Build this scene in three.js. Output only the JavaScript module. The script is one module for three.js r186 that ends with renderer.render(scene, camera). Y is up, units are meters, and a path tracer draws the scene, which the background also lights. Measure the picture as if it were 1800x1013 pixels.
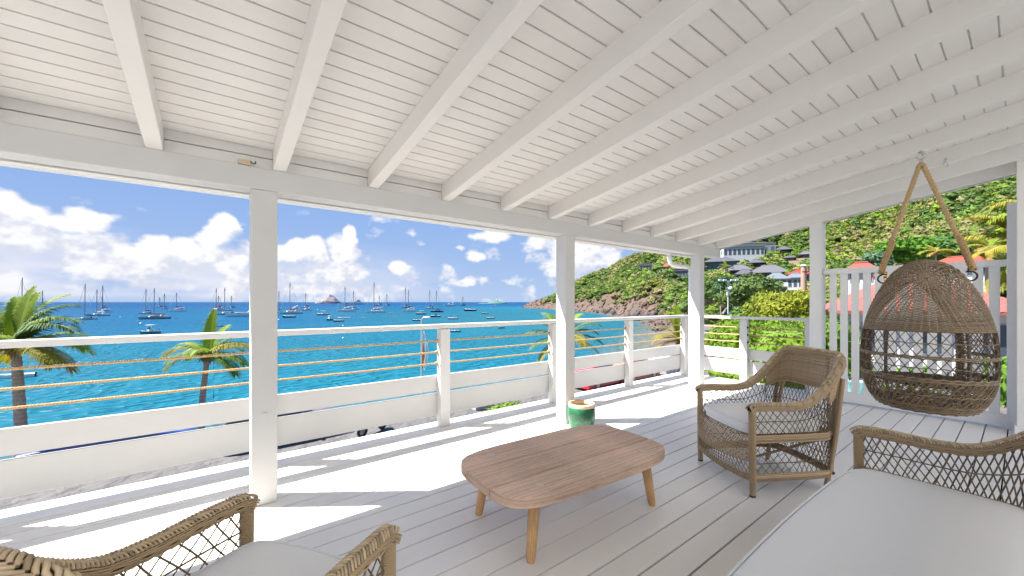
import * as THREE from 'three';
import { RoundedBoxGeometry } from 'three/addons/geometries/RoundedBoxGeometry.js';
import { mergeGeometries } from 'three/addons/utils/BufferGeometryUtils.js';

// ---------------------------------------------------------------- camera, exposure, sun, sky
const scene = new THREE.Scene();
const YAW = 37.4 * Math.PI / 180, FPX = 686, EYE = 1.35, CX = 900, HY = 531.5;   // lens in pixels of the 1800 x 1013 photograph
const camera = new THREE.PerspectiveCamera(2 * Math.atan(506.5 / FPX) * 180 / Math.PI, 1800 / 1013, 0.05, 60000);
camera.position.set(0, EYE, 0);
camera.rotation.set(0, -YAW, 0);
camera.setViewOffset(1800, 1013, 0, -25, 1800, 1013);
const renderer = new THREE.WebGLRenderer({ antialias: true });
renderer.toneMapping = THREE.LinearToneMapping;
renderer.toneMappingExposure = 3.15;
renderer.shadowMap.enabled = true;
const SKY = 0.33;                                                   // strength of the sky
const SUN = new THREE.Vector3(-0.488, 0.801, -0.347).normalize();
const sun = new THREE.DirectionalLight(new THREE.Color(1.0, 0.965, 0.9), 5);
sun.position.copy(SUN).multiplyScalar(80);
sun.castShadow = true;
sun.shadow.mapSize.set(4096, 4096);
Object.assign(sun.shadow.camera, { left: -60, right: 60, top: 60, bottom: -60, near: 1, far: 220 });
sun.shadow.radius = 1;
scene.add(sun, sun.target);

const FWD = new THREE.Vector3(Math.sin(YAW), 0, -Math.cos(YAW)), RGT = new THREE.Vector3(Math.cos(YAW), 0, Math.sin(YAW));
const at = (u, v, d) => new THREE.Vector3(0, EYE, 0).addScaledVector(FWD, d).addScaledVector(RGT, d * (u - CX) / FPX).add(new THREE.Vector3(0, -d * (v - HY) / FPX, 0));
const onLevel = (u, v, y) => at(u, v, (EYE - y) * FPX / (v - HY));
function rng(seed) { let a = seed >>> 0; return () => { a = (a + 0x6D2B79F5) | 0; let t = Math.imul(a ^ (a >>> 15), 1 | a); t = (t + Math.imul(t ^ (t >>> 7), 61 | t)) ^ t; return ((t ^ (t >>> 14)) >>> 0) / 4294967296; }; }
const clamp = (x, a = 0, b = 1) => Math.min(b, Math.max(a, x));
const lerp = (a, b, t) => a + (b - a) * t;
const sstep = (a, b, x) => { const t = clamp((x - a) / (b - a)); return t * t * (3 - 2 * t); };
// value noise on a lattice
const PERM = (() => { const r = rng(7), p = new Uint16Array(4096); for (let i = 0; i < 4096; i++) p[i] = Math.floor(r() * 65536); return p; })();
const h2 = (x, y) => PERM[(x * 73 + y * 1291 + ((x * y) & 7)) & 4095] / 65535;
const H2 = (x, y) => PERM[(PERM[x & 4095] + y * 57) & 4095] / 65535;
function noise(x, y) { const i = Math.floor(x), j = Math.floor(y), a = x - i, b = y - j, s = a * a * (3 - 2 * a), t = b * b * (3 - 2 * b); return lerp(lerp(H2(i, j), H2(i + 1, j), s), lerp(H2(i, j + 1), H2(i + 1, j + 1), s), t); }
function fbm(x, y, o = 5) { let s = 0, a = 0.5, n = 0; for (let k = 0; k < o; k++) { s += a * noise(x, y); n += a; x = x * 2.03 + 17.1; y = y * 2.03 - 9.7; a *= 0.5; } return s / n; }
function tnoise(x, y, p) { const i = Math.floor(x), j = Math.floor(y), a = x - i, b = y - j, s = a * a * (3 - 2 * a), t = b * b * (3 - 2 * b), m = q => ((q % p) + p) % p; return lerp(lerp(H2(m(i), m(j)), H2(m(i + 1), m(j)), s), lerp(H2(m(i), m(j + 1)), H2(m(i + 1), m(j + 1)), s), t); }

// the sky: clear Caribbean blue with fair-weather cumulus; clouds stand at bearings and heights (degrees from the view's heading)
(function sky() {
  const W = 4096, Hh = 2048, data = new Float32Array(W * Hh * 4), D = 180 / Math.PI;
  const dirOf = (u, v) => { const a = Math.atan((u - CX) / FPX); return [a * D, Math.atan((HY - v) / FPX * Math.cos(a)) * D]; };
  // cumulus heads: [bearing px, height px, half width px, half height px, strength]
  const heads = [[5, 355, 70, 30, 1.05], [60, 372, 70, 26, 1], [105, 385, 70, 24, .95], [150, 380, 46, 22, 1.05], [185, 378, 30, 10, .7], [50, 420, 130, 44, .95], [150, 430, 60, 20, .7], [205, 378, 30, 8, .5], [275, 428, 36, 26, 1], [325, 438, 40, 24, .95], [385, 396, 34, 28, 1.0], [372, 430, 52, 34, 1.0], [395, 445, 55, 34, .9],
    [330, 455, 70, 28, .9], [250, 462, 80, 28, .8], [160, 455, 100, 36, .75], [60, 470, 130, 40, .65], [420, 490, 50, 24, .6], [300, 500, 130, 22, .55], [120, 505, 160, 22, .5],
    [515, 445, 30, 30, 1.05], [552, 442, 32, 28, 1.05], [600, 440, 34, 32, 1.05], [615, 420, 17, 26, 1.1], [560, 475, 75, 24, .95], [620, 478, 34, 18, .8], [480, 460, 40, 40, .9],
    [703, 468, 17, 17, .85], [745, 430, 20, 8, .55], [831, 447, 19, 12, .7], [812, 497, 20, 8, .65], [865, 412, 34, 12, .8], [960, 425, 50, 26, .9], [1010, 455, 70, 38, .95], [950, 452, 30, 16, .8], [1060, 470, 60, 40, .8], [1010, 500, 60, 20, .45],
    [690, 505, 60, 9, .35], [560, 508, 90, 12, .5], [740, 505, 22, 10, .35], [805, 432, 12, 6, .35]]
    .map(([u, v, ru, rv, s]) => { const [a, e] = dirOf(u, v), c = Math.cos(a / D); return [a, e, ru / FPX * c * c * D, rv / FPX * c * D, s]; });
  const cover = (a, e, fine) => {
    const n = fbm(a * .42 + 40, e * .62 + 11, fine ? 7 : 4), w = (fbm(a * .16 - 7, e * .2 + 60, 3) - .5) * 2.2, w2 = (fbm(a * .16 + 90, e * .2 + 5, 3) - .5) * 2.2;
    let m = 0;
    if (a > -58 && a < 20) for (const h of heads) { const x = (a + w - h[0]) / h[2], y = (e + w2 * .5 - h[1]) / h[3], q = 1 - (x * x + y * y) * (y < 0 ? .8 : 1); if (q > -1.2) m = Math.max(m, (q * .62 + .18) * h[4]); }
    const far = sstep(14, 2, e) * .30 + (fbm(a * .06 + 3, e * .12, 3) - .5) * 1.1 * sstep(26, 8, e);   // the fair-weather bank that goes on all round
    const inside = a > -56 && a < 14 ? 0 : 1;
    m = Math.max(m, lerp(sstep(9, 0, e) * .16, far, sstep(0, 14, a < -20 ? -56 - a : a - 12) * inside));
    return m + (n - .5) * 1.25;
  };
  for (let j = 0; j < Hh; j++) {
    const e = ((j + .5) / Hh - .5) * 180;
    for (let i = 0; i < W; i++) {
      const az = ((i + .5) / W - .5) * 2 * Math.PI;                       // atan2(z, x)
      let a = (az - Math.atan2(FWD.z, FWD.x)) * D; a = ((a + 540) % 360) - 180;
      const k = (j * W + i) * 4, t = clamp(e / 90);
      let r, g, b;
      if (e < -2) { r = .05; g = .16; b = .28; }
      else {
        const q = Math.pow(1 - clamp(e / 40), 2.6);
        r = lerp(lerp(.185, .085, sstep(.15, 1, t)), .46, q); g = lerp(lerp(.375, .22, sstep(.15, 1, t)), .60, q); b = lerp(lerp(.82, .58, sstep(.15, 1, t)), .84, q);
        if (e < 40) {
          const front = a > -64 && a < 20;
          if (front && e < 11 && e > 0) {                                   // thin bright veil low over the horizon
            const f = fbm(a * .11 + 5, e * .75 + 31, 5), al = sstep(0, .9, e) * sstep(8.6, 3.2, e + 5 * (f - .5)) * lerp(.95, .5, sstep(-38, -22, a)) * sstep(-4, -20, a) * sstep(.18, .6, f);
            r = lerp(r, .78, al); g = lerp(g, .80, al); b = lerp(b, .92, al);
          }
          const d = cover(a, e, true), al = sstep(.16, .52, d);
          if (al > .002) {
            const up = cover(a - 1.2, e + 1.9, false), dt = fbm(a * 1.7 + 9, e * 2.2, 5) - .5, lit = clamp(.47 + (d - up) * .85 + dt * .95 - Math.max(0, d - .9) * .2), low = sstep(0, 7, e);
            const sh = lerp(.45, 1, sstep(.12, .78, lit)) * lerp(.84, 1, low), cr = lerp(.50, .985, sh), cg = lerp(.555, .985, sh), cb = lerp(.74, 1.0, sh);
            r = lerp(r, cr, al); g = lerp(g, cg, al); b = lerp(b, cb, al);
          }
        }
      }
      data[k] = r * SKY; data[k + 1] = g * SKY; data[k + 2] = b * SKY; data[k + 3] = 1;
    }
  }
  const t = new THREE.DataTexture(data, W, Hh, THREE.RGBAFormat, THREE.FloatType);
  t.mapping = THREE.EquirectangularReflectionMapping; t.magFilter = THREE.LinearFilter; t.needsUpdate = true;
  scene.background = t; scene.environment = t;
})();

// ---------------------------------------------------------------- helpers
const taken = {};
function numbered(n) { const k = taken[n] = (taken[n] ?? -1) + 1; return k ? `${n}_${String(k).padStart(3, '0')}` : n; }
function tag(o, label, category, group, kind) { if (label) o.userData.label = label; if (category) o.userData.category = category; if (group) o.userData.group = group; if (kind) o.userData.kind = kind; return o; }
function thing(name, label, category, p = [0, 0, 0], turn = 0, group) { const o = new THREE.Group(); o.name = numbered(name); o.position.set(...(p.isVector3 ? p.toArray() : p)); o.rotation.y = turn; scene.add(o); return tag(o, label, category, group); }
function part(parent, name, geo, m, kind) { const o = new THREE.Mesh(geo, m); o.name = name; o.castShadow = o.receiveShadow = true; if (kind) o.userData.kind = kind; parent.add(o); return o; }
function struct(name, geo, m, kind = 'structure') { const o = geo ? new THREE.Mesh(geo, m) : new THREE.Group(); o.name = numbered(name); o.castShadow = o.receiveShadow = true; o.userData.kind = kind; scene.add(o); return o; }
function copy(root, label, p, turn) { const c = root.clone(); c.name = numbered(root.name.replace(/_\d{3}$/, '')); c.userData = { ...root.userData, label }; scene.add(c); if (p) c.position.set(...(p.isVector3 ? p.toArray() : p)); if (turn !== undefined) c.rotation.set(0, turn, 0); return c; }
// uv in metres from the face's main axis
function uvBox(g, s = 1) { const p = g.attributes.position, n = g.attributes.normal, uv = new Float32Array(p.count * 2); for (let i = 0; i < p.count; i++) { const x = Math.abs(n.getX(i)), y = Math.abs(n.getY(i)), z = Math.abs(n.getZ(i)); const [a, b] = x > y && x > z ? [p.getZ(i), p.getY(i)] : y > z ? [p.getX(i), p.getZ(i)] : [p.getX(i), p.getY(i)]; uv[i * 2] = a * s; uv[i * 2 + 1] = b * s; } g.setAttribute('uv', new THREE.BufferAttribute(uv, 2)); return g; }
function plain(g) { g = g.index ? g.toNonIndexed() : g; for (const k of Object.keys(g.attributes)) if (!['position', 'normal', 'uv'].includes(k)) g.deleteAttribute(k); if (!g.attributes.uv) uvBox(g); return g; }
const join = list => mergeGeometries(list.map(plain));
function box(w, h, d, x = 0, y = 0, z = 0, r = 0) { const g = r ? new RoundedBoxGeometry(w, h, d, 1, Math.min(r, w / 2.01, h / 2.01, d / 2.01)) : new THREE.BoxGeometry(w, h, d); g.translate(x, y, z); return uvBox(g); }
function cyl(r0, r1, h, x = 0, y = 0, z = 0, n = 12) { const g = new THREE.CylinderGeometry(r1, r0, h, n); g.translate(x, y + h / 2, z); return g; }
const V = (x, y, z) => new THREE.Vector3(x, y, z);
class MB {
  constructor() { this.p = []; this.n = []; this.t = []; this.i = []; this.c = null; this.k = 1; }
  tinted(seed) { this.c = []; this.r = rng(seed); return this; }
  next() { if (this.c) { const q = this.r(); this.k = q < .12 ? .58 + q : .78 + .42 * q; } }
  vert(x, y, z, a, b, c, u = 0, v = 0) { this.p.push(x, y, z); this.n.push(a, b, c); this.t.push(u, v); if (this.c) this.c.push(this.k, this.k, this.k * .985); return this.p.length / 3 - 1; }
  tube(pts, r, sides = 5, closed = false, r1 = r, caps = false) {
    const N = pts.length, T = new THREE.Vector3(), U = new THREE.Vector3(), W = new THREE.Vector3(), first = this.p.length / 3; let len = 0; this.next();
    for (let k = 0; k < N; k++) {
      const a = pts[closed ? (k - 1 + N) % N : Math.max(0, k - 1)], b = pts[closed ? (k + 1) % N : Math.min(N - 1, k + 1)];
      T.subVectors(b, a).normalize();
      if (k === 0) { U.set(0, 1, 0); if (Math.abs(T.y) > .9) U.set(1, 0, 0); }
      U.addScaledVector(T, -U.dot(T)).normalize(); W.crossVectors(T, U);
      if (k) len += pts[k].distanceTo(pts[k - 1]);
      const rr = lerp(r, r1, k / (N - 1 || 1));
      for (let s = 0; s < sides; s++) { const f = s / sides * Math.PI * 2, c = Math.cos(f), d = Math.sin(f), x = U.x * c + W.x * d, y = U.y * c + W.y * d, z = U.z * c + W.z * d; this.vert(pts[k].x + x * rr, pts[k].y + y * rr, pts[k].z + z * rr, x, y, z, len, s / sides * r * 6); }
    }
    for (let k = 0; k < (closed ? N : N - 1); k++) for (let s = 0; s < sides; s++) { const a = first + k * sides + s, b = first + k * sides + (s + 1) % sides, c = first + ((k + 1) % N) * sides + s, d = first + ((k + 1) % N) * sides + (s + 1) % sides; this.i.push(a, b, c, b, d, c); }
    if (caps) for (const k of [0, N - 1]) { const q = k ? 1 : -1; T.subVectors(pts[k ? N - 1 : 1], pts[k ? N - 2 : 0]).normalize().multiplyScalar(q); const m = this.vert(pts[k].x, pts[k].y, pts[k].z, T.x, T.y, T.z); for (let s = 0; s < sides; s++) { const a = first + k * sides + s, b = first + k * sides + (s + 1) % sides; k ? this.i.push(m, a, b) : this.i.push(m, b, a); } }
    return this;
  }
  tri(a, b, c) { const n = V().subVectors(b, a).cross(V().subVectors(c, a)).normalize(), k = [a, b, c].map(q => this.vert(q.x, q.y, q.z, n.x, n.y, n.z, q.x + q.z, q.y)); this.i.push(...k); return this; }
  quad(a, b, c, d) { return this.tri(a, b, c).tri(a, c, d); }
  geo() { const g = new THREE.BufferGeometry(); g.setAttribute('position', new THREE.Float32BufferAttribute(this.p, 3)); g.setAttribute('normal', new THREE.Float32BufferAttribute(this.n, 3)); g.setAttribute('uv', new THREE.Float32BufferAttribute(this.t, 2)); if (this.c) g.setAttribute('color', new THREE.Float32BufferAttribute(this.c, 3)); g.setIndex(this.i); return g; }
}
// a grid surface S(u, v) -> Vector3
function grid(S, nu, nv, closedU = false, su = 1, sv = 1) {
  const p = [], t = [], ix = [];
  for (let j = 0; j <= nv; j++) for (let i = 0; i <= nu; i++) { const q = S(i / nu, j / nv); p.push(q.x, q.y, q.z); t.push(i / nu * su, j / nv * sv); }
  for (let j = 0; j < nv; j++) for (let i = 0; i < nu; i++) { const a = j * (nu + 1) + i, b = a + 1, c = a + nu + 1, d = c + 1; ix.push(a, b, c, b, d, c); }
  const g = new THREE.BufferGeometry(); g.setAttribute('position', new THREE.Float32BufferAttribute(p, 3)); g.setAttribute('uv', new THREE.Float32BufferAttribute(t, 2)); g.setIndex(ix); g.computeVertexNormals(); return g;
}
// ---------------------------------------------------------------- textures and materials
function tex(n, f, rep = [1, 1], srgb = false) {           // f(x, y in 0..1) -> grey or [r, g, b] in 0..1
  const d = new Uint8Array(n * n * 4);
  for (let j = 0; j < n; j++) for (let i = 0; i < n; i++) { const c = f(i / n, j / n), k = (j * n + i) * 4, q = Array.isArray(c) ? c : [c, c, c]; for (let m = 0; m < 3; m++) d[k + m] = clamp(q[m]) * 255; d[k + 3] = 255; }
  const t = new THREE.DataTexture(d, n, n); t.wrapS = t.wrapT = THREE.RepeatWrapping; t.magFilter = THREE.LinearFilter; t.repeat.set(...rep); if (srgb) t.colorSpace = THREE.SRGBColorSpace; t.needsUpdate = true; return t;
}
const tf = (x, y, p, o = 4) => { let s = 0, a = .5, n = 0, q = p; for (let k = 0; k < o; k++) { s += a * tnoise(x * q + k * 13, y * q + k * 7, q); n += a; a *= .55; q *= 2; } return s / n; };
const again = (t, a, b) => { const c = t.clone(); c.repeat.set(a, b); c.needsUpdate = true; return c; };
const C = (r, g, b) => new THREE.Color().setRGB(r, g, b);
const mat = (r, g, b, rough = .7, o = {}) => new THREE.MeshStandardMaterial({ color: C(r, g, b), roughness: rough, ...o });
const grainT = tex(512, (x, y) => .5 + .3 * (tf(x, y * 14, 4, 5) - .5) + .35 * (tf(x * 1, y, 24, 3) - .5), [.6, 2]);
const paintVar = tex(256, (x, y) => { const q = .93 + .07 * tf(x, y, 5, 4); return [q, q, q * .997]; }, [.7, .7]);
const mottleT = tex(256, (x, y) => tf(x, y, 8, 5));
const M = {};
M.white = mat(.66, .653, .645, .5, { map: paintVar, bumpMap: grainT, bumpScale: .0009 });
M.ceil = [0, 1, 2].map(k => mat(.80 - k * .014, .782 - k * .014, .757 - k * .014, .55, { map: paintVar, bumpMap: again(grainT, .5, 4), bumpScale: .0008 }));
M.deck = [0, 1, 2, 3].map(k => mat(.90 - k * .018, .868 - k * .018, .826 - k * .018, .38 + k * .03, { map: paintVar, bumpMap: again(grainT, .35, 5), bumpScale: .001 }));
M.slat = mat(.82, .82, .815, .5, { map: paintVar, bumpMap: grainT, bumpScale: .0009 });
M.board = mat(.60, .594, .587, .5, { map: paintVar, bumpMap: again(grainT, .5, 3), bumpScale: .0012 });
M.dark = mat(.03, .03, .03, .9);
M.wall = mat(.90, .875, .835, .8, { bumpMap: again(mottleT, 2, 2), bumpScale: .002 });
const wick = k => mat(...[[.46, .335, .205], [.34, .245, .148], [.185, .13, .078], [.56, .43, .28]][k], .6, { vertexColors: true });
M.wick = wick(0); M.wickMid = wick(1); M.wickDark = wick(2); M.wickPale = wick(3);
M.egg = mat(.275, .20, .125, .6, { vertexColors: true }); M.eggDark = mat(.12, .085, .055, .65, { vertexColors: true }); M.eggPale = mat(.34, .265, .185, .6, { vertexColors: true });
const ropeT = tex(256, (x, y) => .75 + .25 * tf(x, y, 24, 3));
M.rope = mat(.58, .41, .21, .85, { map: ropeT }); M.ropeDark = mat(.50, .33, .15, .9, { map: ropeT });
M.steel = mat(.55, .54, .52, .3, { metalness: 1 }); M.iron = mat(.04, .04, .04, .5, { metalness: .6 });
const cloth = tex(256, (x, y) => .5 + .25 * Math.sin(x * 2 * Math.PI * 64) * Math.sin(y * 2 * Math.PI * 64) + .4 * (tf(x, y, 32, 2) - .5));
M.cushion = mat(.83, .83, .825, .95, { bumpMap: again(cloth, 7, 7), bumpScale: .0006 });
M.piping = mat(.80, .80, .79, .95);
// ================================================================ the veranda
const ZP = -3.07, BEAM0 = 2.097, BEAM1 = 2.244, SL = 0.15, XL = -6, XR = 6.75, ZW = 1.0;
const raftY = z => BEAM1 + SL * (z - ZP);
// deck: boards along x
{
  const deck = struct('deck');
  const pitch = 0.1515, geo = [9.2, 13.2].map(() => 0);
  const g = box(13.2, .028, pitch - .009, 0, 0, 0, .003), r = rng(3);
  for (let k = 0; ; k++) { const z = -3.955 + k * pitch; if (z > ZW) break; const b = part(deck, 'deck_board', g, M.deck[Math.floor(r() * 4)]); b.position.set(.62, -.014 - r() * .0008, z); }
  part(deck, 'deck_edge', box(13.2, .16, .03, .62, -.113, -4.03, .004), M.white);
  part(deck, 'deck_edge', box(.03, .16, 5.2, 7.245, -.113, -1.4, .004), M.white);
  part(deck, 'deck_joist', box(13.1, .10, 5.2, .62, -.095, -1.4), M.dark);
}
// roof: sloping boards over rafters
const roof = thing('porch_roof', 'white board ceiling on sloping white rafters over the veranda', 'roof');
{
  const ang = Math.atan(SL), cs = Math.cos(ang), r = rng(5), pitch = .1015;
  const g = box(XR - XL, .02, pitch - .007, 0, 0, 0, .004), D = .138;
  for (let k = 0; ; k++) { const z = ZP - .42 + (k + .5) * pitch * cs; if (z > ZW + .2) break; const b = part(roof, 'ceiling_board', g, M.ceil[Math.floor(r() * 3)]); b.position.set((XL + XR) / 2, raftY(z) + D / cs + .004 + r() * .0006, z); b.rotation.x = -ang; }
  const zc = (ZP - .45 + ZW + .4) / 2, Lr = (ZW + .4 - ZP + .45) / cs;
  const pan = part(roof, 'roof_panel', box(XR - XL + .3, .06, Lr + .1), M.ceil[2]); pan.position.set((XL + XR) / 2, raftY(zc) + D / cs + .0324, zc); pan.rotation.x = -ang;
  const rg = box(.08, D, (ZW + .2 - ZP + .3) / cs, 0, 0, 0, .006), z0 = (ZP - .3 + ZW + .2) / 2;
  for (let k = -9; k <= 11; k++) { const x = -.235 + .633 * k - .04; if (x < XL + .1) continue; const b = part(roof, 'rafter', rg, M.ceil[Math.abs(k) % 2]); b.position.set(k === 11 ? 6.66 : x, raftY(z0) + D / 2 / cs, z0); b.rotation.x = -ang; }
  for (let k = -9; k < 11; k++) { const a = -.235 + .633 * k, b = a + .633 - .08; for (let q = 0; q < 2; q++) part(roof, 'blocking_board', box(b - a, q ? .062 : .068, .022, (a + b) / 2, BEAM1 + (q ? .072 + .034 : .036), ZP - .03 + q * .003, .004), M.ceil[q]); }
  const fb = part(roof, 'fascia', box(.028, .2, (ZW + .2 - ZP + .5) / cs, 0, 0, 0, .004), M.white); fb.position.set(6.765, raftY((ZP - .5 + ZW + .2) / 2) + .098, (ZP - .5 + ZW + .2) / 2); fb.rotation.x = -ang;
  part(roof, 'fascia', box(XR - XL + .05, .15, .025, (XL + XR) / 2, 2.245, -3.395, .004), M.white);
}
{
  const g = thing('rain_gutter', 'white rain gutter along the eave with a bent white downpipe by the far post', 'gutter');
  const mb = new MB(), y0 = 2.118, y1 = 2.225, za = -3.41, zb = -3.515, xa = XL, xb = 6.8;
  const prof = [[za, y1], [za, y0 + .012], [za - .012, y0], [zb + .018, y0], [zb, y0 + .03], [zb - .006, y1], [zb + .006, y1], [zb + .008, y0 + .032], [zb + .02, y0 + .01], [za - .016, y0 + .01], [za - .008, y1]];
  for (let i = 0; i < prof.length; i++) { const a = prof[i], b = prof[(i + 1) % prof.length]; mb.quad(V(xa, a[1], a[0]), V(xb, a[1], a[0]), V(xb, b[1], b[0]), V(xa, b[1], b[0])); }
  part(g, 'trough', mb.geo(), mat(.8, .79, .77, .35, { side: THREE.DoubleSide }));
  const pipe = new MB().tube([V(5.86, 2.13, -3.46), V(5.86, 2.02, -3.46), V(5.865, 1.985, -3.452), V(5.885, 1.955, -3.435), V(5.93, 1.94, -3.41), V(6.0, 1.93, -3.36), V(6.13, 1.92, -3.29), V(6.155, 1.90, -3.275), V(6.16, 1.86, -3.272), V(6.16, -.1, -3.272)], .036, 14, false, .036, true);
  part(g, 'downpipe', pipe.geo(), mat(.8, .8, .79, .3));
  for (const c of [cyl(.042, .042, .05, 5.86, 2.04, -3.46, 14), cyl(.042, .042, .04, 6.16, 1.80, -3.272, 14)]) part(g, 'pipe_collar', c, mat(.8, .8, .79, .3));
}
{
  const beam = part(scene, 'support_beam', box(XR - XL, BEAM1 - BEAM0, .15, (XL + XR) / 2, (BEAM0 + BEAM1) / 2, ZP - .075, .006), M.white);
  beam.name = numbered('support_beam'); tag(beam, 'long white horizontal beam on the posts carrying the rafter ends', 'beam');
  const spots = [[-2.71, 'first white square post standing beyond the nearest one along the beam'], [.194, 'nearest thick white square post with round plugs, full height of the view'], [3.092, 'white square post behind the green ceramic pot'], [6.05, 'farthest white square post by the bent downpipe and railing corner']];
  let first;
  for (const [x, label] of spots) {
    if (!first) {
      first = thing('support_post', label, 'post', [x, 0, ZP], 0, 'square posts under the beam');
      part(first, 'post_shaft', box(.15, BEAM0, .15, .075, BEAM0 / 2, -.075, .006), M.white);
      const plug = (px, py) => { const c = new THREE.CylinderGeometry(.014, .015, .006, 14); c.rotateX(Math.PI / 2); c.translate(px, py, .002); return c; };
      for (const [px, py] of [[.045, 1.835], [.10, 1.835], [.075, .60]]) part(first, 'plug', plug(px, py), M.white);
    } else copy(first, label, [x, 0, ZP]);
  }
  const hk = thing('wall_hook', 'small dark hook in a wooden block on top of the beam above the nearest post', 'hook', [.18, BEAM1, ZP + .01]);
  part(hk, 'block', box(.07, .03, .03, -.02, .017, -.016, .003), mat(.6, .5, .36, .8));
  const hm = new MB().tube([V(.012, .03, -.01), V(.015, .015, .012), V(.025, .006, .02), V(.036, .012, .014), V(.038, .028, .008)], .004, 6); part(hk, 'hook_wire', hm.geo(), M.iron);
}
// rope strands twisted together
function twisted(pts, R, pitch, sides = 5, strands = 3, step = .011) {
  const mb = new MB(), c = pts.length === 2 ? new THREE.LineCurve3(...pts) : new THREE.CatmullRomCurve3(pts), L = c.getLength(), n = Math.max(8, Math.round(L / step)), P = c.getSpacedPoints(n), T = V(), U = V(0, 1, 0), W = V();
  T.subVectors(P[1], P[0]).normalize(); if (Math.abs(T.y) > .9) U.set(1, 0, 0);
  const tr = Array.from({ length: strands }, () => []);
  for (let k = 0; k <= n; k++) { T.subVectors(P[Math.min(n, k + 1)], P[Math.max(0, k - 1)]).normalize(); U.addScaledVector(T, -U.dot(T)).normalize(); W.crossVectors(T, U); for (let s = 0; s < strands; s++) { const f = k / n * L / pitch * Math.PI * 2 + s / strands * Math.PI * 2; tr[s].push(P[k].clone().addScaledVector(U, Math.cos(f) * R * .52).addScaledVector(W, Math.sin(f) * R * .52)); } }
  for (const t of tr) mb.tube(t, R * .56, sides);
  return mb.geo();
}
// railings
{
  const ZB = -3.845, H = [.674, .796, .9215];
  const front = thing('veranda_railing', 'white front railing with three ropes above two wide boards, facing the sea', 'railing');
  const xs = [-4.66, -3.01, -1.36, .29, 1.94, 3.59, 5.25, 6.94], bal = box(.115, 1.06, .09, .0575, .53, 0, .005);
  for (const x of xs) part(front, 'baluster', bal, M.white).position.set(x, 0, ZB);
  part(front, 'handrail', box(11.79, .045, .13, 1.2, 1.0875, -3.865, .005), M.white);
  part(front, 'wide_board', box(11.7, .174, .03, 1.2, .466, -3.907, .004), M.board);
  part(front, 'wide_board', box(11.7, .243, .03, 1.2, .2325, -3.907, .004), M.board);
  const rg = twisted([V(0, 0, 0), V(.55, -.003, 0), V(1.1, -.003, 0), V(1.65, 0, 0)], .0105, .048);
  const knot = new THREE.SphereGeometry(.024, 10, 8); knot.scale(1, .85, .85);
  for (let k = 0; k < xs.length - 1; k++) for (const h of H) { const r = part(front, 'rope', rg, M.rope); r.position.set(xs[k] + .0575, h + .01, -3.872); if (k > 2) part(front, 'rope_knot', knot, M.ropeDark).position.set(xs[k] - .012, h + .01, -3.872); }
  for (const h of H) part(front, 'rope_knot', knot, M.ropeDark).position.set(6.925, h + .01, -3.872);
  const side = thing('veranda_railing', 'short white side railing with sagging ropes and two boards beyond the wicker armchair', 'railing');
  const bs = box(.09, 1.06, .115, 0, .53, 0, .005);
  for (const z of [-2.845, -1.93]) part(side, 'baluster', bs, M.white).position.set(7.105, 0, z);
  part(side, 'handrail', box(.13, .045, 2.0, 7.125, 1.0865, -2.795, .005), M.white);
  part(side, 'wide_board', box(.03, .174, 1.98, 7.166, .466, -2.85, .004), M.white);
  part(side, 'wide_board', box(.03, .243, 1.98, 7.166, .2325, -2.85, .004), M.white);
  const rs = twisted([V(0, 0, 0), V(0, -.008, .25), V(0, -.010, .5), V(0, -.006, .75), V(0, 0, .98)], .0105, .048);
  for (const h of H) for (const z of [-3.82, -2.845]) { part(side, 'rope', rs, M.rope).position.set(7.14, h + .006, z); part(side, 'rope_knot', knot, M.iron).position.set(7.085, h + .006, -2.79); }
}
// privacy screen with its posts
{
  const s = thing('slat_screen', 'white privacy screen of upright slats behind the hanging chair', 'screen', [6.71, 0, 0]);
  const slat = box(.03, 1.62, .078, 0, .93, 0, .004), r = rng(8);
  for (let k = 0; k < 13; k++) { const b = part(s, 'slat', slat, M.slat); b.position.set(.016 + (r() - .5) * .002, 0, -1.608 + .1155 * k + .039); }
  part(s, 'top_rail', box(.06, .072, 1.58, .016, 1.77, -.885, .004), M.slat);
  part(s, 'bottom_rail', box(.06, .13, 1.58, .016, .085, -.885, .004), M.slat);
  part(s, 'end_post', box(.10, 2.40, .10, .02, 1.2, -.05, .005), M.slat);
  const p = thing('screen_post', 'tall white post from deck to roof between side railing and slat screen', 'post', [6.69, 0, -1.745]);
  part(p, 'post_shaft', box(.13, raftY(-1.745) + .02, .13, 0, (raftY(-1.745) + .02) / 2, 0, .005), M.slat);
  part(p, 'nailing_strip', box(.035, raftY(-1.745), .07, .075, raftY(-1.745) / 2, .045, .004), M.slat);
}
// an open patio and the house behind the camera
{
  const ct = thing('corner_pilaster', 'white rendered pilaster at the landward end of the slat screen', 'pilaster');
  part(ct, 'shaft', box(.16, 3.0, .55, 6.53, 1.5, .24, .006), M.wall); part(ct, 'foot', box(.19, .1, .58, 6.53, .05, .24, .006), M.wall);
  struct('patio', box(14.5, .2, 3.9, .4, -.13, 3.1), mat(.20, .19, .18, .85, { bumpMap: mottleT, bumpScale: .004 }));
  const w = thing('house_wall', 'white rendered house wall across the patio behind the veranda', 'wall');
  part(w, 'wall', box(14.5, 6.8, .2, .4, 3.35, 5.12), M.wall);
  for (const x of [-3.2, 1.2]) { const f = part(w, 'door_frame', join([box(.09, 2.1, .06, x - .7, 1.05, 4.99), box(.09, 2.1, .06, x + .7, 1.05, 4.99), box(1.31, .09, .06, x, 2.056, 4.99)]), M.white); part(f, 'door', box(1.31, 2.01, .04, x, 1.005, 4.998), mat(.45, .55, .55, .3)); }
}
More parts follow.
